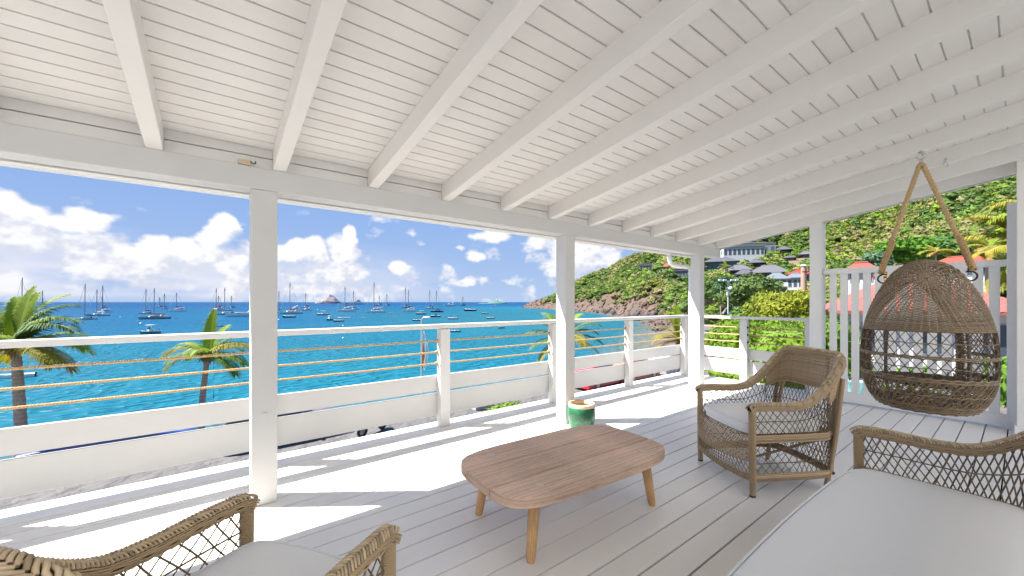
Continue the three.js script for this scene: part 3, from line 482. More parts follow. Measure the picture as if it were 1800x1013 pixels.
// ================================================================ where the houses stand: [label, wall ends, ridge row, eave row, foot row, distance, roof, walls, options]
const HOMES = [];                                          // [x, z, clear radius]
const glassM = mat(.05, .075, .10, .12), frameM = mat(.32, .33, .34, .5), slateM = mat(.072, .073, .095, .8, { bumpMap: mottleT, bumpScale: .08 }), slate2M = mat(.10, .098, .118, .8, { bumpMap: mottleT, bumpScale: .08 });
const redM = mat(.20, .028, .016, .75, { bumpMap: mottleT, bumpScale: .05 }), pinkM = mat(.30, .088, .072, .75, { bumpMap: mottleT, bumpScale: .05 }), blueRoofM = mat(.12, .145, .17, .7, { bumpMap: mottleT, bumpScale: .05 });
const wallW = mat(.46, .46, .46, .85), wallG = mat(.13, .14, .155, .85), wallT = mat(.17, .11, .085, .85), woodM = mat(.12, .07, .045, .8), stoneM = mat(.17, .14, .115, .9, { bumpMap: mottleT, bumpScale: .1 });
const VILLAS = [
  ['long pale flat roofed building highest on the slope, half hidden by the porch roof', 1270, 1345, 428, 434, 451, 214, wallG, mat(.46, .47, .48, .8), { flat: true, depth: .35, wins: 9, turn: .25, over: 1 }],
  ['slate grey block at the end of the long pale building on the slope', 1340, 1364, 427, 430, 444, 222, slateM, wallG, { flat: true, depth: .8, wins: 2, over: .3 }],
  ['wide slate roofed villa with glass front beside the far porch post', 1238, 1295, 452, 460, 474, 205, slateM, mat(.10, .14, .17, .5), { depth: .5, wins: 6, over: 1.4 }],
  ['small slate roofed pavilion among palms below the long pale building', 1318, 1340, 455, 462, 469, 190, slateM, woodM, { depth: .9, wins: 2, over: 1.5, posts: true }],
  ['slate roofed villa with reddish terrace left of the largest slate roof', 1279, 1318, 465, 475, 484, 168, slate2M, wallT, { depth: .6, wins: 4, over: 1.3, posts: true }],
  ['largest slate roofed villa in the middle of the slope', 1322, 1382, 465, 479, 487, 160, slate2M, woodM, { depth: .6, wins: 5, over: 1.6 }],
  ['low slate roofed wing in front of the largest slate roofed villa', 1297, 1322, 473, 482, 489, 155, slateM, woodM, { depth: .6, wins: 2, over: 1.2 }],
  ['slate roofed pavilion near the top of the slope by the screen post', 1366, 1388, 432, 439, 445, 225, slateM, woodM, { depth: .8, wins: 2, over: 1.5, posts: true }],
  ['brown open hut on the upper slope near the screen post', 1380, 1396, 449, 453, 458, 200, slateM, woodM, { depth: .7, wins: 2, over: 1 }],
  ['grey roofed house partly behind the screen post on the upper slope', 1404, 1428, 441, 447, 453, 205, slate2M, wallG, { depth: .7, wins: 2, over: 1 }],
  ['red roofed house behind the tall wooden pole', 1386, 1436, 472, 482, 495, 125, redM, mat(.16, .19, .22, .8), { depth: .6, wins: 4, over: 1 }],
  ['white two storey villa with blue grey roof in front of the slopes', 1346, 1384, 479, 490, 519, 100, blueRoofM, wallW, { depth: .7, wins: 3, storeys: 2, over: .7 }],
  ['white single storey wing with blue grey roof right of the two storey villa', 1384, 1412, 480, 488, 508, 104, blueRoofM, wallW, { depth: .6, wins: 3, over: .6 }],
  ['pink roofed cottage at the foot of the tall wooden pole', 1412, 1436, 508, 520, 550, 58, pinkM, wallW, { depth: .9, wins: 2, over: .5 }],
  ['small turquoise roofed shed behind the floodlight pole', 1286, 1302, 517, 521, 533, 88, mat(.08, .17, .15, .7), mat(.2, .22, .2, .8), { depth: .8, wins: 1, over: .3, name: 'shed', category: 'shed' }],
  ['little red roofed house high on the headland', 1166, 1178, 462, 469, 474, 224, mat(.22, .08, .05, .8), wallW, { depth: .8, wins: 2, over: .6 }],
  ['grey terrace house on the headland beside the far porch post', 1186, 1211, 473, 477, 488, 193, slateM, wallG, { depth: .6, wins: 4, over: .8, flat: true }],
  ['pale concrete shell building under the bare rock of the headland', 1124, 1146, 464, 467, 476, 292, wallG, mat(.22, .195, .18, .9), { depth: .6, wins: 4, flat: true }],
  ['neighbour house with broad pinkish red hip roof close behind the slat screen', 1478, 1800, 480, 547, 640, 22, pinkM, mat(.6, .6, .6, .85), { depth: .8, wins: 3, over: .7, name: 'neighbour_house', turn: .35, wide: 1.0 }],
  ['farther house with low orange red roof showing over the slat screen', 1640, 1745, 450, 464, 490, 48, mat(.25, .05, .03, .75), wallW, { depth: .4, wins: 4, over: .6, name: 'neighbour_house' }],
  ['red gable roofed house peeping over the slat screen beside the chair rope', 1490, 1538, 461, 475, 500, 46, mat(.25, .055, .042, .75), wallW, { depth: .45, wins: 2, over: .5, name: 'neighbour_house' }],
];
const PADS = VILLAS.filter(v => v[6] > 52).map(v => { const p = at((v[1] + v[2]) / 2, v[5], v[6]), w = (v[2] - v[1]) / FPX * v[6]; p.add(V(p.x, 0, p.z).normalize().multiplyScalar(w * .3)); return [p.x, p.z, p.y - .35, w * .55 + 1]; });
// ================================================================ sea and land
const SEA = -5.65, ROAD = -3.9;
const SHORE = [[-900, -21.5], [-60, -21.5], [18, -22], [40, -27], [63, -40], [84, -52], [103, -63], [128, -84], [150, -108], [206, -172], [262, -272], [322, -400]];
const TOPS = [0, 0, 0, 0, 0, 0, 0, 14, 92, 124, 86, 10];
function shore(x, z) {                                  // signed distance inland, and the hill's height there
  let best = 1e9, s = 0, H = 0;
  for (let k = 0; k < SHORE.length - 1; k++) { const [ax, az] = SHORE[k], [bx, bz] = SHORE[k + 1], dx = bx - ax, dz = bz - az, t = clamp(((x - ax) * dx + (z - az) * dz) / (dx * dx + dz * dz)), px = x - ax - dx * t, pz = z - az - dz * t, d = Math.hypot(px, pz); if (d < best) { best = d; s = Math.sign(dx * pz - dz * px) || 1; H = lerp(TOPS[k], TOPS[k + 1], t); } }
  if (x > 322 && z < -400) s = -1;
  return [best * s, H];
}
function landY(x, z) { let y = wildY(x, z); for (const [px, pz, py, r] of PADS) { const d = Math.hypot(x - px, z - pz); if (d < r * 2.6) y = lerp(y, Math.min(y + 6, py), sstep(r * 2.6, r * .9, d)); } return y; }
function wildY(x, z) {
  const [d, H] = shore(x, z);
  if (d < -2) return SEA - Math.min(6, -d * .12);
  const n = fbm(x * .045 + 20, z * .045, 4) - .5, n2 = fbm(x * .2, z * .2 + 9, 3) - .5;
  const flat = lerp(SEA + .1 + d * .32, ROAD, sstep(1.5, 5.5, d));
  const slope = lerp(.42, .185, sstep(-12, -38, z)), e = x - 96 + 6 * n, e2 = Math.max(0, e - 165) * lerp(0, .38, sstep(-12, -38, z));
  const town = e > 0 ? (slope * .93 * e * sstep(0, 26, e) + e2 + n * Math.min(e * .12, 7)) * sstep(-200, -125, z - (x - 103) * .15) * sstep(0, 24, d) : 0;
  const cliff = H > 0 ? Math.min(H * .045, Math.max(0, d - 1) * .7) * (1 + n * 1.2) : 0, head = H > 0 && d > 0 ? H * sstep(-66, -116, z) * (1 - Math.exp(-Math.pow(d / (H * 1.15 + 6), 1.2))) + n * Math.min(10, d * .14) : 0;
  return Math.max(flat, flat + town, H > 0 ? SEA + .5 + cliff + head + n2 * Math.min(3, d * .12) : -99) ;
}
{
  // one ground sheet: street strip, beach, town slope and headland
  const xs = [], zs = []; const run = (a, b, s, o) => { for (let v = a; v < b - 1e-6; v += s) o.push(v); };
  run(-900, -120, 60, xs); run(-120, 60, 6, xs); run(60, 260, 3.2, xs); run(260, 520, 9, xs); run(520, 1001, 60, xs);
  run(-620, -420, 20, zs); run(-420, -200, 7, zs); run(-200, -24, 3.2, zs); run(-24, -16, .8, zs); run(-16, 60, 5, zs); run(60, 300, 12, zs); run(300, 701, 80, zs);
  const p = [], c = [], ix = [], nx = xs.length;
  const grass = [.040, .066, .018], rock = [.115, .075, .056], sand = [.15, .13, .115], asphalt = [.11, .105, .105], bare = [.17, .12, .09];
  for (const z of zs) for (const x of xs) {
    const y = landY(x, z); p.push(x, y, z);
    const [d, H] = shore(x, z), n = fbm(x * .12, z * .12, 4), n3 = fbm(x * .5 + 4, z * .5, 3);
    let q;
    if (H > 0 && d < 40) { const k = sstep(24, 9, d + (n - .5) * 16); q = grass.map((g, i) => lerp(g, rock[i] * (.6 + .7 * n3) * (i === 0 ? 1 + (n - .5) * .5 : 1), k)); }
    else if (d < 4.5) q = sand.map(g => g * (.55 + .45 * sstep(.3, 3.5, d)) * (.9 + .2 * n3));
    else if (x < 96) q = z > -20.5 && z < -8 && x < 60 ? asphalt.map(g => g * (.9 + .25 * n3)) : sand.map((g, i) => lerp(g, [.17, .17, .17][i], sstep(.45, .6, n)) * .8);
    else { const k = sstep(.60, .70, fbm(x * .03 + 50, z * .03 + 3, 3)); q = grass.map((g, i) => lerp(g, bare[i], k) * (.8 + .4 * n3)); }
    c.push(...q);
  }
  for (let j = 0; j < zs.length - 1; j++) for (let i = 0; i < nx - 1; i++) { const a = j * nx + i, b = a + 1, e = a + nx, f = e + 1; ix.push(a, e, b, b, e, f); }
  const g = new THREE.BufferGeometry(); g.setAttribute('position', new THREE.Float32BufferAttribute(p, 3)); g.setAttribute('color', new THREE.Float32BufferAttribute(c, 3));
  const uv = []; for (let k = 0; k < p.length; k += 3) uv.push(p[k] * .25, p[k + 2] * .25); g.setAttribute('uv', new THREE.Float32BufferAttribute(uv, 2)); g.setIndex(ix); g.computeVertexNormals();
  struct('ground', g, new THREE.MeshStandardMaterial({ vertexColors: true, roughness: .95, map: tex(256, (x, y) => { const q = .72 + .42 * tf(x, y, 16, 4); return [q, q, q]; }), bumpMap: mottleT, bumpScale: .25 }));
  // low sea wall with a pale coping between street and beach
  const w = thing('sea_wall', 'low pale concrete wall between the street and the beach', 'wall'); part(w, 'wall', box(110, .5, .35, -15, ROAD + .1, -17.9, .03), mat(.42, .39, .35, .9, { bumpMap: mottleT, bumpScale: .01 }));
  part(w, 'coping', box(110, .06, .45, -15, ROAD + .382, -17.9, .015), mat(.5, .47, .43, .9));
}
{
  // the sea: turquoise over the sand, deep blue outside
  const rs = [14]; while (rs[rs.length - 1] < 30000) rs.push(rs[rs.length - 1] * (rs.length < 80 ? 1.045 : 1.12)); const NA = 180, p = [], c = [], uv = [], ix = [];
  const near = [.005, .102, .155], mid = [.001, .070, .150], deep = [.001, .048, .135], bay = [.012, .095, .128];
  for (const r of rs) for (let i = 0; i <= NA; i++) {
    const a = i / NA * 2 * Math.PI, x = Math.sin(a) * r, z = -Math.cos(a) * r; p.push(x, SEA, z); uv.push(x / 26, z / 26);
    const [d] = r < 900 ? shore(x, z) : [-900], q = -d + 40 * (fbm(x * .012, z * .012, 4) - .5) * sstep(15, 90, -d), k1 = sstep(25, 150, q), k2 = sstep(150, 700, q), bk = sstep(10, 90, x) * sstep(500, 120, r) * .7, n = 1 + .22 * (fbm(x * .02 + 8, z * .05, 4) - .5);
    const sandy = sstep(9, 1, -d);
    c.push(...[0, 1, 2].map(m => lerp(lerp(lerp(lerp(near[m], mid[m], k1), deep[m], k2), bay[m], bk * (1 - k2)), [.12, .13, .11][m], sandy) * n));
  }
  for (let j = 0; j < rs.length - 1; j++) for (let i = 0; i < NA; i++) { const a = j * (NA + 1) + i, b = a + 1, e = a + NA + 1, f = e + 1; ix.push(a, b, e, b, f, e); }
  const g = new THREE.BufferGeometry(); g.setAttribute('position', new THREE.Float32BufferAttribute(p, 3)); g.setAttribute('color', new THREE.Float32BufferAttribute(c, 3)); g.setAttribute('uv', new THREE.Float32BufferAttribute(uv, 2)); g.setIndex(ix); g.computeVertexNormals();
  const wave = tex(1024, (x, y) => { const w = tf(x, y, 5, 3) * 1.6, a = tf(x + .04 * w, y * 1, 14, 5), r = 1 - Math.abs(2 * tnoise(x * 34 + w * 2, y * 68 + w, 34 * 2) - 1), s = 1 - Math.abs(2 * tnoise(x * 12 + w, y * 24 + w, 24) - 1); return .38 * a + .24 * r + .38 * s; });
  const m = new THREE.MeshPhysicalMaterial({ vertexColors: true, roughness: .38, specularIntensity: .12, ior: 1.33, bumpMap: wave, bumpScale: .75 });
  struct('sea', g, m);
}
// islets on the horizon
{
  const islet = (name, label, u, d, w, h, shape, colors, seed) => {
    const c = onLevel(u, HY + .5, EYE), pos = at(u, HY, d); const t = thing(name, label, 'island', [pos.x, SEA, pos.z], 0), r = rng(seed);
    const g = grid((a, b) => { const f = a * 2 * Math.PI, q = 1 - b, X = Math.cos(f), Z = Math.sin(f), bump = 1 + .35 * (fbm(X * 2 + seed, Z * 2 + b * 3, 4) - .5) * (b > .02 ? 1 : .6); const y = h * shape(X * q * bump, b) * (.75 + .5 * fbm(X * 3 * q + seed * 3, Z * 3 * q + 5, 4)); return V(RGT.x * X * q * w * bump + FWD.x * Z * q * w * .7, b === 0 ? -2 : y, RGT.z * X * q * w * bump + FWD.z * Z * q * w * .7); }, 56, 22, true);
    const p = g.attributes.position, cc = []; for (let i = 0; i < p.count; i++) { const n = fbm(p.getX(i) * 9 / w, p.getZ(i) * 9 / w + p.getY(i) * 6 / h, 4); cc.push(...colors[0].map((v, k) => lerp(v, colors[1][k], sstep(.38, .62, n)))); } g.setAttribute('color', new THREE.Float32BufferAttribute(cc, 3)); g.computeVertexNormals();
    part(t, 'rock', g, new THREE.MeshStandardMaterial({ vertexColors: true, roughness: .95 })); return t;
  };
  const D = 2300, s = D / FPX;
  islet('rocky_islet', 'steep purple brown rocky islet alone on the horizon', 578, D, 21 * s, 17 * s, (x, b) => Math.max(0, Math.pow(b, .55) * (1 - .55 * Math.abs(x - .12))), [[.25, .20, .26], [.15, .17, .12]], 4);
  islet('rocky_islet', 'small low rock awash next to the steep purple islet', 562, D - 60, 8 * s, 5 * s, (x, b) => Math.pow(b, .6), [[.24, .20, .25], [.15, .16, .13]], 9);
  const D2 = 1900, s2 = D2 / FPX;
  const il = islet('low_island', 'low turquoise green island on the horizon carrying a small beacon', 872, D2, 17 * s2, 6.5 * s2, (x, b) => Math.pow(b, .7), [[.06, .16, .14], [.09, .15, .13]], 6);
  islet('low_island', 'flat sliver of land beside the low island with the beacon', 851, D2 + 80, 12 * s2, 1.6 * s2, (x, b) => Math.pow(b, .7), [[.07, .15, .16], [.09, .14, .15]], 12);
  const bp = at(873, HY, D2), bc = thing('beacon', 'tiny white beacon tower on the low green island', 'lighthouse', [bp.x, SEA + 5.6 * s2, bp.z]);
  part(bc, 'tower', cyl(.9 * s2, .7 * s2, 4.2 * s2, 0, 0, 0, 10), mat(.75, .75, .75)); part(bc, 'lantern_room', join([cyl(.8 * s2, .8 * s2, .9 * s2, 0, 4.2 * s2, 0, 10), new THREE.ConeGeometry(.9 * s2, .8 * s2, 10).translate(0, 5.5 * s2, 0)]), mat(.2, .2, .22));
}
// boulders at the foot of the headland
{
  const r = rng(21), rocks = []; const lump = seed => { const g = new THREE.IcosahedronGeometry(1, 2), p = g.attributes.position; for (let i = 0; i < p.count; i++) { const v = V().fromBufferAttribute(p, i), k = .72 + .55 * fbm(v.x * 1.3 + seed, v.y * 1.3 + v.z * 1.7, 3); p.setXYZ(i, v.x * k, v.y * k * .72, v.z * k); } g.computeVertexNormals(); return g; };
  const kinds = [1, 5, 11].map(lump), bm = mat(.105, .068, .051, .95, { bumpMap: mottleT, bumpScale: .2 }), bm2 = mat(.055, .048, .052, .95);
  for (let q = 0; q < 3; q++) {
    const im = new THREE.InstancedMesh(kinds[q], q === 2 ? bm2 : bm, 330), m = new THREE.Matrix4(), e = new THREE.Euler(), qq = new THREE.Quaternion();
    for (let k = 0; k < 330; k++) {
      const s = 5 + Math.floor(r() * 6.2), i = Math.min(SHORE.length - 2, s), t = r(), [ax, az] = SHORE[i], [bx, bz] = SHORE[i + 1], L = Math.hypot(bx - ax, bz - az), o = (r() - .2) * (q === 2 ? 6 : 20), x = lerp(ax, bx, t) - (bz - az) / L * o, z = lerp(az, bz, t) + (bx - ax) / L * o, y = Math.max(SEA, landY(x, z)), sc = (.4 + 1.7 * r() * r()) * (i < 7 ? .45 : 1), tn = .6 + .75 * r(); im.setColorAt(k, C(tn, tn * (.94 + .1 * r()), tn * (.9 + .16 * r())));
      qq.setFromEuler(e.set(r() * 6, r() * 6, r() * 6)); im.setMatrixAt(k, m.compose(V(x, y, z), qq, V(sc, sc * .8, sc)));
    }
    im.name = numbered('shore_rocks'); tag(im, ['reddish brown boulders along the foot of the headland', 'brown broken rocks strewn up the headland cliff', 'dark wet rocks at the waterline round the bay'][q], 'rocks', null, 'stuff'); scene.add(im);
  }
}
// ================================================================ houses on the hill and next door
function hipRoof(w, d, h, over, ridge = .35) {            // eaves at y = 0
  const W = w / 2 + over, D = d / 2 + over, r = Math.max(.02, W - D * (1 - ridge * .2)), mb = new MB(), th = .18, e = [V(-W, 0, D), V(W, 0, D), V(W, 0, -D), V(-W, 0, -D)], a = V(-r * .8, h, 0), b = V(r * .8, h, 0);
  mb.quad(e[0], e[1], b, a).quad(e[2], e[3], a, b).tri(e[1], e[2], b).tri(e[3], e[0], a);
  const u = e.map(q => q.clone().add(V(0, -th, 0))); for (let k = 0; k < 4; k++) mb.quad(e[k], u[k], u[(k + 1) % 4], e[(k + 1) % 4]); mb.quad(u[3], u[2], u[1], u[0]);
  return mb.geo();
}
// u0..u1 the walls' ends, rows of the ridge, eave and foot in the photograph's pixels, at a real distance D
function villa(label, u0, u1, vr, ve, vb, D, roofM, wallM, { depth = .7, turn = 0, wins = 4, flat = false, over = .7, name = 'hillside_villa', category = 'house', posts = false, storeys = 1, wide = 1, door = false } = {}) {
  const uc = (u0 + u1) / 2, ang = Math.atan((uc - CX) / FPX), s = D / FPX, p = at(uc, vb, D), w = (u1 - u0) * s * Math.cos(ang) * wide, d = w * depth, h = (vb - ve) * s, rh = (ve - vr) * s;
  const t = thing(name, label, category, p, -(YAW + ang) + turn); HOMES.push([p.x, p.z, Math.max(w, d) * .55]);
  t.translateZ(-d / 2); const back = 0;
  if (posts) { part(t, 'floor_slab', box(w, .3 * s * 3, d, 0, -.25 * s, 0), stoneM); for (let k = 0; k <= 4; k++) part(t, 'column', box(.25, h, .25, -w / 2 + .2 + k * (w - .4) / 4, h / 2, d / 2 - .2), wallM); part(t, 'wall', box(w * .8, h, d * .6, 0, h / 2, -d * .15), wallM); }
  else part(t, 'wall', box(w, h + 5, d, 0, (h - 5) / 2, 0, 0), wallM);
  for (let f = 0; f < storeys; f++) for (let k = 0; k < wins; k++) {
    const sh = h / storeys, ww = Math.min(w / wins * .58, 2.2), wh = sh * .55, x = -w / 2 + (k + .5) * w / wins, y = f * sh + sh * .48, z = (posts ? d * .15 : d / 2) + .02;
    const wn = part(t, 'window', box(ww + .16, wh + .16, .08, x, y, z), frameM); part(wn, 'pane', box(ww, wh, .06, x, y, z + .025), glassM);
  }
  if (!posts) for (const sx of [-1, 1]) { const wn = part(t, 'window', box(.08, h * .5, d * .3, sx * (w / 2 + .02), h * .5, 0), frameM); part(wn, 'pane', box(.06, h * .42, d * .26, sx * (w / 2 + .05), h * .5, 0), glassM); }
  if (flat) { const rf = part(t, 'roof', box(w + over, Math.max(.3, rh), d + over, 0, h + Math.max(.3, rh) / 2, 0), roofM); part(rf, 'parapet', box(w + over + .1, .25, .2, 0, h + Math.max(.3, rh) + .12, d / 2 + over / 2), wallM); }
  else { const rf = part(t, 'roof', hipRoof(w, d, rh, over), roofM); rf.position.y = h; part(rf, 'ridge_cap', new MB().tube([V(-w * .25, rh, 0), V(w * .25, rh, 0)], .12, 6).geo(), roofM); }
  if (storeys > 1) part(t, 'balcony', join([box(w * 1.04, .18, 1.2, 0, h / storeys, d / 2 + .6), box(w * 1.04, .9, .06, 0, h / storeys + .6, d / 2 + 1.18)]), wallM);
  return t;
}
{ const p = at(1131, 463, 312); p.y = landY(p.x, p.z) + .3; const t = thing('tarpaulin', 'small turquoise tarpaulin over the building site on the headland', 'tarpaulin', p, -YAW - .3); const g = grid((u, v) => V((u - .5) * 5.5, v * 2.5 + .4 * Math.sin(u * 5 + v * 3), -v * 4 + .5 * Math.sin(u * 7)), 10, 8); part(t, 'sheet', g, mat(.04, .32, .27, .7, { side: THREE.DoubleSide })); part(t, 'pole', cyl(.06, .06, 6, -2.7, -1, .1, 6), woodM); }
{
  const p = onLevel(1548, 700, -2.4), t = thing('plunge_pool', 'small turquoise pool with pale rim seen low between the slats', 'pool', [p.x + 2, -2.6, p.z], .2);
  part(t, 'rim', join([box(5, .3, .3, 0, 0, 1.6), box(5, .3, .3, 0, 0, -1.6), box(.3, .3, 2.9, -2.35, 0, 0), box(.3, .3, 2.9, 2.35, 0, 0)]), wallW); part(t, 'water', box(4.4, .2, 2.9, 0, 0, 0), mat(.03, .17, .16, .12)); part(t, 'base', box(5.2, 1.3, 3.6, 0, -.8, 0), stoneM);
}
{ // white latticed shelter seen through the side railing
  const p = at(1411, 602, 15), t = thing('garden_shelter', 'small white slatted shelter seen between side railing and wicker armchair', 'shelter', p, -YAW - .5);
  for (let k = 0; k < 6; k++) part(t, 'slat', box(.09, .42, .03, -.32 + k * .125, .23, .3), M.white);
  part(t, 'shelf', box(.95, .05, .7, 0, -.02, 0), mat(.42, .36, .30, .8)); part(t, 'canopy', box(.95, .04, .75, 0, .47, 0), mat(.48, .45, .42, .8));
  for (let k = 0; k < 5; k++) part(t, 'roof_bar', box(.04, .2, .7, -.4 + k * .2, .58, 0), M.white); part(t, 'roof_bar', box(.95, .05, .05, 0, .67, .3), M.white); part(t, 'post', join([cyl(.05, .05, 4, -.4, -4.04, -.2, 6), cyl(.05, .05, 4, .4, -4.04, -.2, 6)]), M.white);
}
for (const v of VILLAS) villa(...v);
// poles and lamps
{
  const pole = (name, label, category, u, vt, D, r, m) => { const p = at(u, vt, D), y0 = Math.min(landY(p.x, p.z), p.y - 2), t = thing(name, label, category, [p.x, y0, p.z], -YAW); part(t, 'pole', cyl(r, r * .8, p.y - y0, 0, 0, 0, 12), m); return [t, p.y - y0]; };
  const wp = mat(.32, .22, .17, .9, { bumpMap: grainT, bumpScale: .01 }), gv = mat(.52, .53, .52, .5, { metalness: .3 });
  { const [t, H] = pole('utility_pole', 'tall brown wooden pole in front of the red roofed house beside the screen post', 'pole', 1413, 468, 26, .20, wp); part(t, 'pole_cap', cyl(.21, .12, .12, 0, H, 0, 12), mat(.4, .4, .4, .6)); part(t, 'bracket', join([box(.5, .06, .06, 0, H - .4, .2), cyl(.03, .03, .25, .2, H - .38, .2, 8)]), M.iron); }
  { const [t, H] = pole('utility_pole', 'thin weathered wooden pole left of the floodlight mast', 'pole', 1267, 503, 70, .12, wp); part(t, 'crossarm', box(1.1, .1, .1, 0, H - .3, .1), wp); }
  { const [t, H] = pole('floodlight_mast', 'slim grey mast with a crossbar of floodlights near the beach', 'light mast', 1280, 494, 52, .09, gv); part(t, 'crossbar', box(2.4, .05, .07, 0, H, 0), mat(.7, .72, .7, .5)); for (const x of [-1.1, -.5, .5, 1.1]) { const l = part(t, 'floodlight', box(.42, .16, .26, x, H + .1, .1, .03), mat(.68, .70, .68, .4)); part(l, 'lens', box(.36, .02, .2, x, H + .012, .12), mat(.8, .82, .8, .2)); } part(t, 'speaker', new THREE.SphereGeometry(.28, 12, 10).translate(.25, H - 1.0, .12), mat(.6, .66, .68, .4)); part(t, 'control_box', box(.35, .5, .25, -.05, H - 1.7, .12, .02), gv); }
  { const [t, H] = pole('street_lamp', 'white curved street lamp with a furled orange and white banner below its arm', 'street lamp', 741, 562, 25, .055, gv); const arm = new MB().tube([V(0, H - .1, 0), V(.02, H + .02, 0), V(.1, H + .1, .05), V(.28, H + .14, .1)], .03, 8); part(t, 'arm', arm.geo(), gv); const hd = new THREE.SphereGeometry(.2, 16, 8); hd.scale(1.2, .32, .6); hd.translate(.36, H + .15, .12); const h = part(t, 'lamp_head', hd, mat(.82, .82, .8, .35)); part(h, 'lamp_glass', box(.3, .03, .16, .38, H + .09, .12, .01), mat(.7, .7, .65, .2));
    const f = 25 / FPX; const cl = grid((u, v) => V(.06 + u * .30 * Math.sin(Math.PI * (.08 + .8 * v)) * (1 + .1 * Math.sin(v * 9)), H - .75 - v * 2.45, .1 * Math.sin(u * 7 + v * 4)), 8, 26); part(t, 'banner_edge', new MB().tube(Array.from({ length: 22 }, (_, k) => V(.08 + .34 * Math.sin(Math.PI * (.05 + .85 * k / 21)), H - .7 - k / 21 * 2.55, .05 * Math.sin(k))), .028, 6).geo(), mat(.75, .72, .72, .8)); part(t, 'banner', new THREE.BufferGeometry().copy(grid((u, v) => V(.04 + u * .20 * Math.sin(Math.PI * (.12 + .8 * v)), H - 1.55 - v * 1.6, .06 * Math.sin(u * 6 + v * 4)), 8, 20)), mat(.72, .33, .06, .85, { side: THREE.DoubleSide })); part(t, 'banner_lining', cl, mat(.62, .68, .74, .8, { side: THREE.DoubleSide, transparent: true, opacity: .35 })); }
}
// ================================================================ vegetation
const leafMat = (r, g, b, o = {}) => new THREE.MeshPhysicalMaterial({ color: C(r * 1.22, g * 1.18, b * 1.1), roughness: .8, transmission: .35, thickness: 0, side: THREE.DoubleSide, specularIntensity: .4, ...o });
// a shrub crown: many small leaf faces through a lumpy volume round a dark twig core
function crownGeo(seed, n, leaf, { squash = .8, lumps = 7, core = true } = {}) {
  const r = rng(seed), mb = new MB(), L = []; for (let k = 0; k < lumps; k++) { const a = r() * 6.28, q = Math.sqrt(r()) * .62; L.push([Math.cos(a) * q, (r() * .8) * squash, Math.sin(a) * q, .34 + .26 * r()]); }
  for (let k = 0; k < n; k++) {
    const [cx, cy, cz, R] = L[Math.floor(r() * lumps)], th = r() * 6.28, ct = r() * 1.7 - .7, st = Math.sqrt(Math.max(0, 1 - ct * ct)), d = V(Math.cos(th) * st, ct, Math.sin(th) * st), q = R * (.72 + .36 * r()), p = V(cx + d.x * q, Math.max(-.25, cy + d.y * q * squash), cz + d.z * q);
    const s = leaf * (.6 + .8 * r()), a = V(r() - .5, r() - .5, r() - .5).addScaledVector(d, .5).normalize(), u = V(r() - .5, r() - .5, r() - .5).cross(a).normalize().multiplyScalar(s * .5), w = V().crossVectors(a, u).normalize().multiplyScalar(s);
    mb.tri(p.clone().sub(u), p.clone().add(u), p.clone().add(w)); mb.tri(p.clone().add(u), p.clone().sub(u), p.clone().sub(w).addScaledVector(a, s * .3));
  }
  if (core) for (const [cx, cy, cz, R] of L) { const g = new THREE.IcosahedronGeometry(R * .74, 1), p = plain(g).attributes.position; for (let i = 0; i < p.count; i += 3) mb.tri(...[0, 1, 2].map(q => V(cx + p.getX(i + q) * (1 + .2 * noise(p.getY(i + q) * 9, p.getZ(i + q) * 9)), cy + p.getY(i + q) * squash, cz + p.getZ(i + q)))); }
  return mb.geo();
}
const TONES = [[.085, .155, .022], [.060, .120, .020], [.105, .135, .040], [.040, .085, .022], [.135, .145, .085], [.120, .185, .020], [.15, .14, .10]];
